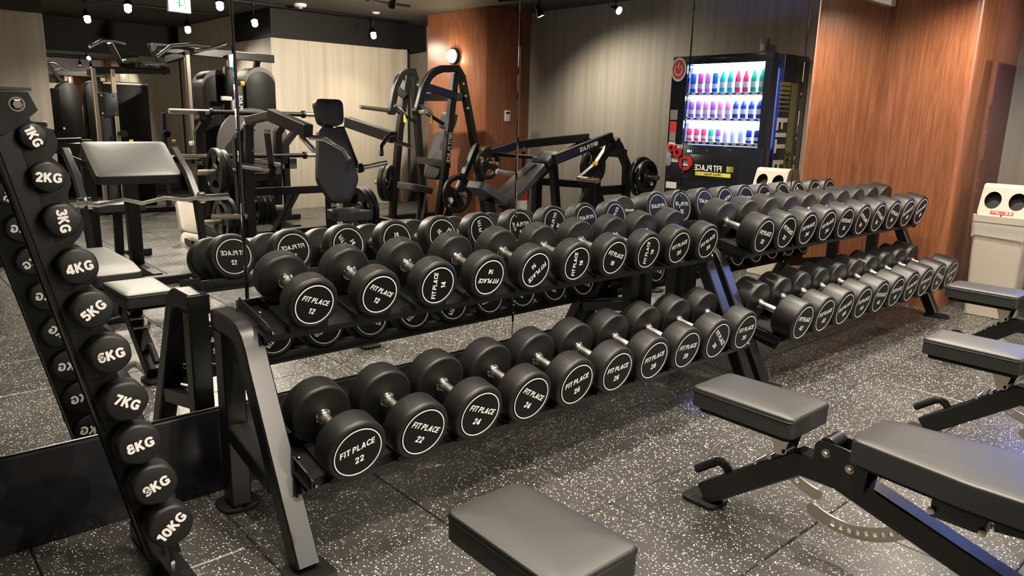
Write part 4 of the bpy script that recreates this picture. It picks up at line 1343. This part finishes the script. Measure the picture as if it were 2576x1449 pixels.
for s in (-1, 1):
    bar('side_post', [(xc + s * 0.50, -4.30, 0.04), (xc + s * 0.46, -4.34, 1.12)], 0.075, 0.06, up=(0, 1, 0))
    ax = xc + (-0.56 if s < 0 else 0.50)
    a0, a1 = ((ax, -3.62, 1.215), (ax, -2.98, 1.105)) if s < 0 else ((ax + 0.02, -4.30, 1.165), (ax, -3.45, 1.045))
    ar = bar('press_arm', [a0, a1], 0.075, 0.10)
    if s < 0:
        bar('arm_link', [a0, (xc - 0.46, -4.34, 1.16)], 0.06, 0.07)
    bar('lower_link', [(a0[0], a0[1] - 0.1, 1.08), (xc + s * 0.42, -3.98, 0.76)], 0.05, 0.05)
    # two grips on each arm
    pipe('grip', [(ax, a1[1] + 0.0, 1.06), (ax - s * 0.10, a1[1] + 0.06, 1.05), (ax - s * 0.22, a1[1] + 0.14, 0.97), (ax - s * 0.24, a1[1] + 0.18, 0.90)], 0.019, 'chrome' if s < 0 else 'frame')
    pipe('grip', [(ax, a1[1] - 0.12, 1.06), (ax + s * 0.02, a1[1] + 0.05, 1.00), (ax + s * 0.06, a1[1] + 0.20, 0.97)], 0.019, 'chrome')
    pipe('weight_horn', [(xc + s * 0.36, -3.95, 0.73), (xc + s * 0.72, -3.92, 0.79)], 0.025, 'chrome')
    g = G(); g.cyl((xc + s * 0.42, -3.945, 0.74), (xc + s * 0.46, -3.942, 0.747), 0.045, 20); part('horn_collar', g, 'matte')
    pipe('storage_horn', [(xc + s * 0.50, -4.32, 0.30), (xc + s * 0.84, -4.32, 0.32)], 0.025, 'steel')
    for zz in (0.45, 0.9):
        bolt((xc + s * 0.46, -4.27, zz))
bar('cross_beam', [(xc - 0.50, -4.34, 0.52), (xc + 0.50, -4.34, 0.52)], 0.07, 0.07)
g = G(); g.box((xc - 0.03, -3.60, 0.46), (0.05, 0.004, 0.05)); g.box((xc + 0.04, -3.60, 0.46), (0.03, 0.004, 0.05)); part('notice', g, 'white_plastic')
brand_text(t, 0.045, T(2.66 - 3.23 , -3.30 + 3.9 + 0.0, 1.165) @ RZ(PI / 2) @ RY(R(9)) @ T(0, -0.0385, 0))
for s, dx in ((1, 0.66), (1, 0.72)):
    weight_plate(['black weight plate on the floor-side horn of the shoulder press, outer one', 'black weight plate on the floor-side horn of the shoulder press, inner one'][dx > 0.7],
                 (xc + dx, -4.32, 0.30), (1, 0.0, 0.06), 0.225, 0.05, '50')

# ---- pulldown / row machine beside the wood column
t, part, bar, pipe, bolt = machine('pulldown_machine', 'black plate-loaded pulldown machine with curved overhead arms by the column', 'gym machine', 4.95, -4.8)
W_, H_ = 0.075, 0.06
for yy, loop, fp, rp, dg_ in (
    (-4.40, [(4.633, 1.29), (4.67, 1.40), (4.70, 1.50), (4.735, 1.585), (4.79, 1.66), (4.86, 1.71), (4.95, 1.742), (5.159, 1.755), (5.24, 1.655)], [(5.130, 1.70), (5.056, 1.128), (4.994, 0.607), (4.90, 0.05)], [(5.225, 1.66), (5.334, 1.263), (5.427, 0.887), (5.62, 0.05)], [(5.36, 1.0), (4.93, 0.06)]),
    (-5.20, [(4.823, 1.29), (4.845, 1.40), (4.865, 1.49), (4.89, 1.58), (4.925, 1.65), (4.975, 1.705), (5.04, 1.735), (5.129, 1.745), (5.165, 1.64)], [(5.04, 1.69), (4.93, 1.061), (4.82, 0.05)], [(5.13, 1.66), (5.18, 1.20), (5.28, 0.05)], [(5.14, 0.92), (4.84, 0.07)])):
    bar('overhead_arm', [(x, yy, z) for x, z in loop], H_, W_, up=(0, 0, 1))
    bar('front_post', [(x, yy, z) for x, z in fp], 0.075, 0.075, up=(0, 1, 0))
    bar('rear_post', [(x, yy - 0.0, z) for x, z in rp], 0.07, 0.08, up=(0, 1, 0))
    x0_, z0_ = loop[3]
    bar('arm_link', [(x0_, yy, z0_ - 0.04), (fp[1][0] + 0.05, yy + 0.05, 1.46)], 0.05, 0.085)
    hx, hz = loop[0]
    bar('handle_bar', [(hx, yy, hz + 0.04), (hx + 0.33, yy + 0.02, hz - 0.13)], 0.035, 0.035)
    g = G(); g.cyl((hx + 0.02, yy + 0.02, hz + 0.06), (hx + 0.17, yy + 0.02, hz - 0.03), 0.028, 16); part('handle_grip', g, 'chrome')
    g = G(); g.cyl((hx + 0.16, yy + 0.03, hz - 0.12), (hx + 0.15, yy + 0.04, hz - 0.05), 0.022, 14, r1=0.010); part('pull_pin', g, 'yellow')
    g = G(); g.cyl((hx, yy - 0.04, hz), (hx, yy + 0.04, hz), 0.045, 20); part('arm_pivot', g, 'matte')
    for z in (1.60, 1.47, 1.34):
        bolt((5.19 + (1.7 - z) * 0.25 - (0.06 if yy < -5 else 0), yy + 0.035, z))
pipe('weight_horn', [(4.823, -5.2, 1.29), (4.41, -5.2, 1.325)], 0.025, 'steel')
pipe('weight_horn', [(4.633, -4.36, 1.28), (4.58, -4.16, 1.29)], 0.025, 'steel')
bar('top_cross', [(5.26, -4.40, 1.46), (5.18, -5.20, 1.46)], 0.05, 0.09)
bar('mid_cross', [(5.05, -4.40, 0.72), (5.20, -5.20, 0.72)], 0.05, 0.08)
bar('base_beam', [(4.45, -5.25, 0.04), (5.55, -5.25, 0.04)], 0.08, 0.07)
bar('base_beam', [(4.60, -4.40, 0.04), (5.66, -4.40, 0.04)], 0.08, 0.07)
bar('base_cross', [(4.66, -4.40, 0.04), (4.66, -5.25, 0.04)], 0.08, 0.07)
bar('seat_post', [(4.98, -4.80, 0.04), (4.94, -4.80, 0.42)], 0.07, 0.07, up=(0, 1, 0))
for s in (-1, 1):
    pipe('seat_rail', [(4.93, -4.80 + s * 0.05, 0.06), (4.99, -4.80 + s * 0.05, 0.38)], 0.016, 'chrome')
bar('plate_arm', [(5.42, -4.36, 0.95), (4.97, -4.36, 0.07)], 0.06, 0.08, up=(0, 1, 0))
pad_board(part, 'back_pad', quad_round([(-0.13, 0.0), (0.13, 0.0), (0.17, 0.18), (0.13, 0.58), (-0.13, 0.58), (-0.17, 0.18)], 0.06), frame_m((5.13, -4.80, 0.52), (0, -1, 0), (-0.94, 0, 0.34)), 0.06)
pad_board(part, 'head_pad', quad_round([(-0.12, 0.61), (0.12, 0.61), (0.12, 0.80), (-0.12, 0.80)], 0.05), frame_m((5.13, -4.80, 0.52), (0, -1, 0), (-0.94, 0, 0.34)), 0.07)
pad_board(part, 'seat_pad', quad_round([(-0.15, -0.17), (0.15, -0.17), (0.17, 0.15), (-0.17, 0.15)], 0.05), T(4.86, -4.80, 0.40) @ RZ(PI / 2) @ RX(R(12)), 0.07)
brand_text(t, 0.070, T(5.028 - 4.95, 0.40 + 0.0385, 0.88) @ RZ(PI) @ RY(PI / 2 - R(6.5)), True)
weight_plate('large black plate marked 50 low on the pulldown machine', (5.075, -4.27, 0.40), (0.1, 1, 0), 0.215, 0.05, '50', 0.8)
weight_plate('smaller black plate marked 10 high on the pulldown machine', (5.49, -4.24, 0.735), (0.1, 1, 0), 0.185, 0.045, '10', 1.9)
weight_plate('large black plate on the far side of the pulldown machine, outer one', (4.80, -5.32, 0.45), (0.75, 1, 0), 0.215, 0.05, '50', 0.2)
weight_plate('large black plate on the far side of the pulldown machine, inner one', (4.835, -5.27, 0.45), (0.75, 1, 0), 0.215, 0.05, '50', 1.2)
for nm, p0, p1 in (('weight_horn', (5.07, -4.34, 0.40), (5.10, -4.14, 0.40)), ('weight_horn', (5.46, -4.34, 0.735), (5.52, -4.10, 0.735)), ('weight_horn', (4.92, -5.16, 0.45), (4.72, -5.42, 0.45))):
    pipe(nm, [p0, p1], 0.024, 'steel')

# ---- incline press in front of the grey wall
t, part, bar, pipe, bolt = machine('incline_press', 'black incline press machine with a sloping pad before the grey wall', 'gym machine', 5.35, -2.9)
bar('press_arm', [(4.70, -3.25, 0.905), (5.03, -3.25, 0.985), (6.06, -3.25, 1.060)], 0.055, 0.085)
pb = bar('press_arm', [(4.911, -2.60, 0.875), (5.70, -2.60, 1.084)], 0.055, 0.095)
pipe('grip', [(4.72, -3.22, 0.90), (4.80, -3.05, 0.89), (4.98, -2.95, 0.88)], 0.018, 'matte')
g = G(); g.cyl((4.97, -2.955, 0.88), (5.01, -2.935, 0.878), 0.021, 16); part('grip_end', g, 'chrome')
bar('lower_arm', [(5.735, -2.60, 1.05), (5.502, -2.60, 0.797), (5.256, -2.58, 0.67)], 0.055, 0.085)
bar('lower_arm', [(6.05, -3.25, 1.02), (5.60, -3.25, 0.836), (5.40, -3.25, 0.75)], 0.055, 0.075)
bar('pivot_block', [(5.74, -2.60, 1.06), (5.80, -2.60, 0.97)], 0.09, 0.09)
bar('pivot_block', [(6.06, -3.25, 1.05), (6.04, -3.25, 0.97)], 0.09, 0.09)
bar('rear_post', [(5.80, -2.60, 1.02), (5.96, -2.60, 0.80), (6.00, -2.60, 0.05)], 0.07, 0.075, up=(0, 1, 0))
bar('rear_post', [(6.05, -3.25, 1.0), (6.10, -3.25, 0.05)], 0.07, 0.075, up=(0, 1, 0))
bar('side_post', [(5.52, -2.62, 0.66), (5.54, -2.62, 0.05)], 0.09, 0.075, up=(0, 1, 0))
bar('side_post', [(5.30, -3.22, 0.72), (5.30, -3.22, 0.05)], 0.09, 0.075, up=(0, 1, 0))
bar('mid_beam', [(5.30, -3.20, 0.62), (5.50, -2.64, 0.62)], 0.06, 0.075)
bar('mid_beam', [(5.54, -2.62, 0.56), (6.00, -2.62, 0.56)], 0.06, 0.09)
bar('top_beam', [(5.92, -2.60, 0.92), (6.06, -3.25, 0.92)], 0.06, 0.085)
for yy in (-2.60, -3.25):
    bar('base_beam', [(4.55, -2.9 + (yy + 2.9) * 0.3, 0.04), (5.2, yy, 0.04), (6.12, yy, 0.04)], 0.08, 0.07)
bar('seat_post', [(4.52, -2.92, 0.05), (4.40, -2.92, 0.50)], 0.07, 0.08, up=(0, 1, 0))
pipe('seat_rail', [(4.62, -2.88, 0.08), (4.55, -2.88, 0.36)], 0.020, 'chrome'); pipe('seat_rail', [(4.66, -2.96, 0.08), (4.59, -2.96, 0.36)], 0.020, 'chrome')
bar('back_beam', [(4.55, -2.92, 0.40), (5.20, -2.92, 0.80)], 0.06, 0.06)
bar('back_post', [(5.22, -2.92, 0.82), (5.34, -2.92, 0.05)], 0.07, 0.075, up=(0, 1, 0))
im = frame_m((4.55, -2.92, 0.44), (0, -1, 0), (-0.565, 0, 0.825))
pad_board(part, 'back_pad', quad_round([(-0.11, 0.0), (0.11, 0.0), (0.16, 0.14), (0.12, 0.60), (-0.12, 0.60), (-0.16, 0.14)], 0.05), im, 0.06)
pad_board(part, 'head_pad', quad_round([(-0.11, 0.615), (0.11, 0.615), (0.11, 0.80), (-0.11, 0.80)], 0.03), im, 0.06)
pad_board(part, 'seat_pad', quad_round([(-0.13, -0.18), (0.13, -0.18), (0.17, 0.17), (-0.17, 0.17)], 0.06), frame_m((4.37, -2.92, 0.53), (0, -1, 0), (0.50, 0, 0.86)), 0.07)
g = G(); g.cyl((5.25, -2.60, 0.69), (5.27, -2.36, 0.69), 0.026, 18); part('weight_horn', g, 'steel')
g = G(); g.cyl((5.98, -2.56, 0.70), (6.00, -2.22, 0.70), 0.025, 18); part('weight_horn', g, 'steel')
pipe('weight_horn', [(5.06, -3.30, 0.685), (4.85, -3.34, 0.72)], 0.026, 'steel')
pipe('stop_post', [(5.10, -3.22, 0.70), (5.10, -3.22, 0.92)], 0.018); g = G(); g.cyl((5.10, -3.22, 0.92), (5.10, -3.22, 0.965), 0.014, 12); part('stop_tip', g, 'chrome')
for p in ((4.99, -3.20, 0.87), (5.42, -2.54, 0.835)):
    g = G(); g.cyl(p, (p[0] - 0.05, p[1] + 0.02, p[2]), 0.026, 14, r1=0.016); part('pull_pin', g, 'yellow')
g = G(); g.cyl((6.05, -3.32, 0.75), (6.05, -3.10, 0.75), 0.024, 16); g.cyl((6.05, -3.32, 0.32), (6.05, -3.10, 0.32), 0.024, 16); part('storage_horn', g, 'steel')
brand_text(t, 0.055, T(5.33 - 5.35, 0.30 + 0.0285, 0.99) @ RZ(PI) @ RY(R(14.8)), True, 'white_plastic')
for k, (p, r, n, l) in enumerate((((5.985, -2.42, 0.70), 0.20, '20', 'black plate on the outer horn of the incline press, inner one'), ((5.99, -2.36, 0.70), 0.17, '10', 'black plate on the outer horn of the incline press, outer one'),
                                  ((6.05, -3.14, 0.75), 0.20, '15', 'black plate marked 15 stored on the incline press, upper horn'), ((6.05, -3.14, 0.32), 0.215, '50', 'black plate marked 50 stored on the incline press, lower horn'))):
    weight_plate(l, p, (0.05, 1, 0), r, 0.045, n, 0.5 + k)

# ---- preacher curl bench with a curl bar
t, part, bar, pipe, bolt = machine('preacher_bench', 'preacher curl bench with a wide sloping arm pad beside the first bench', 'gym bench', 1.58, -3.62)
pm = frame_m((1.575, -3.44, 0.735), (1, 0, 0), (0, 0.52, 0.85))
pad_board(part, 'arm_pad', quad_round([(-0.29, -0.44), (0.29, -0.44), (0.285, 0.0), (-0.285, 0.0)], 0.04), pm @ T(0, 0.0, -0.03) @ RZ(0) , 0.07, 'leather')
for sx in (1.19, 1.93):
    bar('side_arm', [(sx, -3.78, 0.93), (sx - 0.01, -3.48, 0.77), (sx - 0.02, -3.28, 0.60)], 0.05, 0.06)
    bar('front_leg', [(sx - 0.02, -3.30, 0.60), (sx - 0.01, -3.26, 0.34), (sx, -3.24, 0.03)], 0.05, 0.05, up=(0, 1, 0))
    g = G(); ring_verts(g, 0.022, 0.042, 0, 0.03, T(sx - 0.02, -3.23, 0.615) @ RZ(PI / 2), 16); part('bar_hook', g, 'chrome')
    bar('side_link', [(sx, -3.70, 0.885), (1.55, -3.66, 0.72)], 0.05, 0.05)
bar('center_post', [(1.545, -3.60, 0.74), (1.60, -3.80, 0.04)], 0.09, 0.08, up=(0, 1, 0))
bar('base_beam', [(1.60, -4.55, 0.04), (1.60, -3.30, 0.04)], 0.07, 0.07)
bar('base_cross', [(1.14, -3.26, 0.035), (1.98, -3.26, 0.035)], 0.07, 0.06)
bar('base_cross', [(1.30, -4.50, 0.035), (1.90, -4.50, 0.035)], 0.07, 0.06)
bar('seat_post', [(1.60, -4.28, 0.05), (1.60, -4.24, 0.44)], 0.06, 0.06, up=(0, 1, 0))
pad_board(part, 'seat_pad', quad_round([(-0.16, -0.14), (0.16, -0.14), (0.19, 0.16), (-0.19, 0.16)], 0.06), T(1.60, -4.24, 0.44), 0.06, 'grey_pad')
t, part, bar, pipe, bolt = machine('curl_bar', 'chrome zigzag curl bar resting on the preacher bench hooks', 'barbell', 1.58, -3.235)
zz = [(1.15, .615), (1.239, .598), (1.402, .628), (1.513, .598), (1.667, .628), (1.80, .605), (1.90, .615)]
pipe('shaft', [(x, -3.225, z) for x, z in zz], 0.014, 'chrome')
for s, x in ((-1, 1.15), (1, 1.90)):
    pipe('sleeve', [(x - s * 0.01, -3.225, 0.615), (x + s * 0.22, -3.225, 0.615)], 0.024, 'chrome')
    g = G(); g.cyl((x + s * 0.0, -3.225, 0.615), (x + s * 0.03, -3.225, 0.615), 0.040, 20); part('collar', g, 'chrome')

# ---- barbell stand behind the press
t, part, bar, pipe, bolt = machine('barbell_stand', 'black barbell stand with forked uprights behind the shoulder press', 'rack', 3.1, -5.5)
for sx in (2.72, 3.56):
    bar('upright', [(sx + 0.02, -5.62, 0.05), (sx, -5.50, 1.02), (sx + 0.10, -5.44, 1.20)], 0.075, 0.075, up=(0, 1, 0))
    bar('foot', [(sx, -5.1, 0.035), (sx, -5.82, 0.035)], 0.08, 0.06)
    bar('bar_rest', [(sx, -5.50, 1.16), (sx, -5.36, 1.17), (sx, -5.36, 1.23)], 0.06, 0.04)
    bar('bar_rest', [(sx, -5.55, 0.71), (sx, -5.36, 0.72), (sx, -5.36, 0.78)], 0.06, 0.04)
bar('cross_beam', [(2.72, -5.56, 0.55), (3.56, -5.56, 0.55)], 0.07, 0.09)
pad_board(part, 'backrest', quad_round([(-0.13, 0.0), (0.13, 0.0), (0.10, 0.36), (-0.10, 0.36)], 0.04), frame_m((2.50, -5.30, 0.32), (1, 0.3, 0), (0.2, 0.75, 0.6)), 0.05, 'pale_pad')
pad_board(part, 'headrest', quad_round([(-0.10, 0.37), (0.10, 0.37), (0.12, 0.52), (-0.12, 0.52)], 0.04), frame_m((2.50, -5.30, 0.32), (1, 0.3, 0), (0.2, 0.75, 0.6)), 0.05, 'pale_pad')
for z, lab in ((1.225, 'steel barbell on the upper rests of the barbell stand'), (0.785, 'steel barbell on the lower rests of the barbell stand')):
    t, part, bar, pipe, bolt = machine('barbell', lab, 'barbell', 3.32, -5.40)
    pipe('shaft', [(2.80, -5.40, z), (3.84, -5.40, z)], 0.024, 'matte')
    for s, x in ((-1, 2.82), (1, 3.82)):
        pipe('sleeve', [(x, -5.40, z), (x + s * 0.40, -5.40, z)], 0.026, 'steel')
        g = G(); g.cyl((x - 0.015, -5.40, z), (x + 0.015, -5.40, z), 0.04, 20); part('collar', g, 'matte')
# ---- plate tree
t, part, bar, pipe, bolt = machine('plate_tree', 'black plate tree loaded with round plates beside the press', 'rack', 2.75, -4.6)
bar('mast', [(2.78, -4.62, 0.04), (2.74, -4.56, 0.98), (2.86, -4.50, 1.16)], 0.08, 0.08, up=(0, 1, 0))
bar('base_beam', [(2.30, -4.62, 0.04), (3.05, -4.62, 0.04)], 0.08, 0.07)
bar('base_cross', [(2.34, -4.40, 0.035), (2.34, -4.85, 0.035)], 0.08, 0.06); bar('base_cross', [(3.0, -4.40, 0.035), (3.0, -4.85, 0.035)], 0.08, 0.06)
HORNS = [((2.72, -4.58, 0.70), (2.38, -4.60, 0.69)), ((2.75, -4.60, 0.24), (2.40, -4.62, 0.23)), ((2.80, -4.60, 0.34), (3.16, -4.60, 0.33)), ((2.80, -4.60, 0.80), (3.16, -4.60, 0.74))]
for a, b in HORNS:
    pipe('horn', [a, b], 0.025, 'steel')
PL = [((2.60, -4.585, 0.695), 0.20, 'upper horn nearest the mast'), ((2.54, -4.587, 0.695), 0.215, 'upper horn at its tip'), ((2.58, -4.61, 0.235), 0.215, 'lower horn at its tip'), ((2.64, -4.61, 0.237), 0.215, 'lower horn nearest the mast'),
      ((2.90, -4.60, 0.335), 0.165, 'side horn nearest the mast'), ((2.955, -4.60, 0.335), 0.165, 'side horn in the middle'), ((3.01, -4.60, 0.335), 0.165, 'side horn at its tip')]
for k, (p, r, w) in enumerate(PL):
    weight_plate('black round plate on the plate tree, ' + w, p, (1, 0.02, 0), r, 0.048, '50' if r > 0.2 else '10', 0.7 * k)

# ---- cable station at the mouth of the alcove
t, part, bar, pipe, bolt = machine('cable_station', 'black dual cable station with tall rounded weight shrouds beside the pale block', 'gym machine', 3.35, -6.6)
def shroud(x, y, w, d, z0, z1, rz=0.0):
    poly = [(-w / 2, z0), (w / 2, z0), (w / 2, z1 - w * 0.42)] + arc(0, z1 - w * 0.42, w / 2, 0, PI, 14)[1:-1] + [(-w / 2, z1 - w * 0.42)]
    g = G(); g.prism(poly, -d / 2, d / 2, T(x, y, 0) @ RZ(rz), bevel=0.004); return part('weight_shroud', g, 'matte')
def shroud_rim(x, y, w, d, z1):
    g = G(); a = arc(0, z1 - w * 0.42, w / 2 + 0.002, R(12), PI - R(12), 14); a2 = arc(0, z1 - w * 0.42 - 0.05, w / 2 + 0.002, PI - R(12), R(12), 14)
    g.prism(a + a2, d / 2, d / 2 + 0.003, T(x, y, 0)); part('shroud_stripe', g, 'shield')
shroud(3.30, -6.60, 0.36, 0.34, 0.06, 1.66); shroud_rim(3.30, -6.60, 0.36, 0.34, 1.66)
shroud(3.78, -6.55, 0.36, 0.34, 0.06, 1.72); shroud_rim(3.78, -6.55, 0.36, 0.34, 1.72)
for x in (2.95, 3.42):
    bar('guide_post', [(x, -6.36, 0.05), (x, -6.36, 1.86)], 0.05, 0.06, 'steel', up=(0, 1, 0))
    g = G(); g.box((x, -6.32, 0.72), (0.10, 0.09, 0.12), bevel=0.01); part('pulley_carriage', g, 'matte')
    g = G(); g.cyl((x - 0.02, -6.26, 0.70), (x + 0.02, -6.26, 0.70), 0.05, 20); part('pulley', g, 'matte')
    g = G(); g.cyl((x + 0.05, -6.28, 0.66), (x + 0.10, -6.27, 0.66), 0.022, 14); part('pull_pin', g, 'yellow')
    pipe('cable', [(x - 0.03, -6.27, 0.72), (x - 0.03, -6.30, 1.80)], 0.004, 'chrome')
g = G(); g.box((3.40, -6.33, 1.55), (0.14, 0.10, 0.36), bevel=0.03); part('upper_carriage', g, 'matte')
g = G(); g.cyl((3.50, -6.28, 1.55), (3.54, -6.27, 1.55), 0.026, 16); part('pull_pin', g, 'yellow')
bar('top_beam', [(2.60, -6.36, 1.88), (4.0, -6.5, 1.86)], 0.06, 0.09)
bar('top_link', [(2.95, -6.36, 1.84), (2.95, -7.0, 1.80)], 0.06, 0.08); bar('top_link', [(3.80, -6.48, 1.84), (3.80, -6.56, 1.70)], 0.06, 0.06)
pipe('pull_up_grip', [(2.62, -6.30, 1.78), (2.75, -6.22, 1.90), (2.98, -6.20, 1.93), (3.15, -6.20, 1.92)], 0.018, 'chrome')
pipe('pull_up_grip', [(2.98, -6.20, 1.86), (3.15, -6.18, 1.90), (3.32, -6.18, 1.96)], 0.018, 'chrome')
bar('base_beam', [(2.80, -6.45, 0.035), (4.0, -6.5, 0.035)], 0.10, 0.06)
g = G(); g.box((3.535, -6.40, 1.28), (0.075, 0.02, 0.50), bevel=0.004); part('name_board', g, 'matte')
brand_text(t, 0.062, T(3.535 - 3.35, 0.20 + 0.0115, 1.30) @ RZ(PI) @ RY(-PI / 2), True)
for x, zz in ((3.33, 1.5), (2.95, 1.0)):
    g = G(); g.box((x, -6.29, zz - 0.12), (0.13, 0.03, 0.05), bevel=0.012); part('cable_strap', g, 'white_plastic')

# ---- cable crossover in the alcove
t, part, bar, pipe, bolt = machine('cable_crossover', 'black cable crossover frame with pull-up handles inside the alcove', 'gym machine', 2.55, -7.6)
for x in (2.26, 2.46):
    bar('guide_post', [(x, -7.42, 0.05), (x, -7.42, 1.68)], 0.045, 0.05, 'steel', up=(0, 1, 0))
g = G(); g.box((2.38, -7.40, 1.28), (0.20, 0.02, 0.26), bevel=0.004); part('crest_plate', g, 'blue_grey')
for sx in (-1, 1):
    for sz in (-1, 1):
        bolt((2.38 + sx * 0.07, -7.392, 1.28 + sz * 0.10), (0, 1, 0), 0.012)
g = G(); g.box((2.66, -7.85, 0.80), (0.50, 0.35, 1.50), bevel=0.01); part('weight_housing', g, 'matte')
g = G(); g.box((2.66, -7.67, 1.53), (0.50, 0.01, 0.02)); part('housing_edge', g, 'steel')
bar('housing_post', [(2.38, -7.5, 0.05), (2.38, -7.5, 1.15)], 0.09, 0.09, 'blue_grey', up=(0, 1, 0))
bar('top_beam', [(2.26, -7.45, 1.66), (3.10, -7.45, 1.70)], 0.06, 0.08)
bar('top_beam', [(2.42, -8.3, 1.66), (2.42, -7.4, 1.66)], 0.06, 0.07)
for x in (2.62, 3.06):
    bar('pull_up_post', [(x, -7.50, 1.66), (x - 0.16, -7.42, 1.97)], 0.05, 0.06, up=(0, 1, 0))
pipe('pull_up_grip', [(2.22, -7.30, 1.90), (2.36, -7.34, 1.98), (2.50, -7.38, 1.99), (2.62, -7.40, 1.97)], 0.018, 'chrome')
pipe('pull_up_grip', [(2.86, -7.42, 1.99), (2.98, -7.40, 2.00), (3.12, -7.36, 1.94), (3.20, -7.32, 1.88)], 0.018, 'chrome')
g = G(); g.box((2.82, -7.42, 1.74), (0.46, 0.03, 0.09)); part('name_board', g, 'matte')
brand_text(t, 0.06, T(2.82 - 2.55, 0.18 + 0.0165, 1.74) @ RZ(PI), True, 'grey_plastic')
for x in (2.50, 2.98):
    g = G(); g.cyl((x, -7.36, 0.95), (x, -7.30, 0.95), 0.04, 20); part('pulley', g, 'matte')
    g = G(); g.cyl((x + 0.05, -7.32, 0.86), (x + 0.09, -7.31, 0.86), 0.022, 14); part('pull_pin', g, 'yellow')
bar('arm', [(2.98, -7.45, 0.05), (2.98, -7.40, 1.20)], 0.05, 0.06, 'blue_grey', up=(0, 1, 0))
bar('base_beam', [(2.15, -7.45, 0.035), (3.15, -7.45, 0.035)], 0.10, 0.06)
# ---- dark press frame left of the preacher bench
t, part, bar, pipe, bolt = machine('bench_press', 'black bench press frame with a grey armrest beyond the slanted stand', 'gym machine', 1.2, -4.7)
bar('cross_beam', [(0.70, -4.60, 0.915), (1.58, -4.60, 0.915)], 0.06, 0.085)
bar('upright', [(1.50, -4.62, 0.04), (1.50, -4.62, 0.98)], 0.09, 0.09, up=(0, 1, 0)); bar('upright', [(0.76, -4.62, 0.04), (0.76, -4.62, 0.98)], 0.09, 0.09, up=(0, 1, 0))
g = G(); g.prism([(0.98, 1.00), (1.05, 1.08), (1.22, 1.075), (1.42, 1.02), (1.46, 0.97), (0.98, 0.96)], -4.66, -4.58); part('side_guard', g, 'matte')
pad_board(part, 'arm_pad', quad_round([(-0.07, -0.10), (0.07, -0.10), (0.07, 0.10), (-0.07, 0.10)], 0.03), T(1.14, -4.62, 1.08) @ RZ(PI / 2), 0.04, 'grey_pad')
pipe('grip', [(1.16, -4.55, 0.975), (1.46, -4.55, 0.985)], 0.016, 'matte')
bar('base_beam', [(0.70, -4.62, 0.035), (1.58, -4.62, 0.035)], 0.09, 0.06); bar('base_beam', [(1.14, -4.62, 0.035), (1.14, -5.5, 0.035)], 0.09, 0.06)
# ---- grey rowing seat frame behind the stand
t, part, bar, pipe, bolt = machine('leg_press', 'machine with a rounded grey shield behind the barbell stand', 'gym machine', 3.5, -6.0)
g = G(); g.prism([(3.12, 0.70), (3.95, 0.70)] + arc(3.535, 0.86, 0.42, R(0), R(180), 16), -6.10, -6.06); part('shield', g, 'shield')
bar('frame_beam', [(3.20, -5.97, 0.66), (3.98, -5.97, 0.66)], 0.07, 0.12, 'blue_grey')
bar('upright', [(3.30, -5.97, 0.05), (3.30, -5.97, 0.92), (3.48, -5.97, 1.06)], 0.07, 0.07, 'frame', (0, 1, 0))
bar('upright', [(3.86, -5.97, 0.05), (3.86, -5.97, 0.88), (4.0, -5.97, 1.04)], 0.07, 0.07, 'frame', (0, 1, 0))
bar('base_beam', [(3.18, -5.97, 0.035), (4.0, -5.97, 0.035)], 0.09, 0.06)
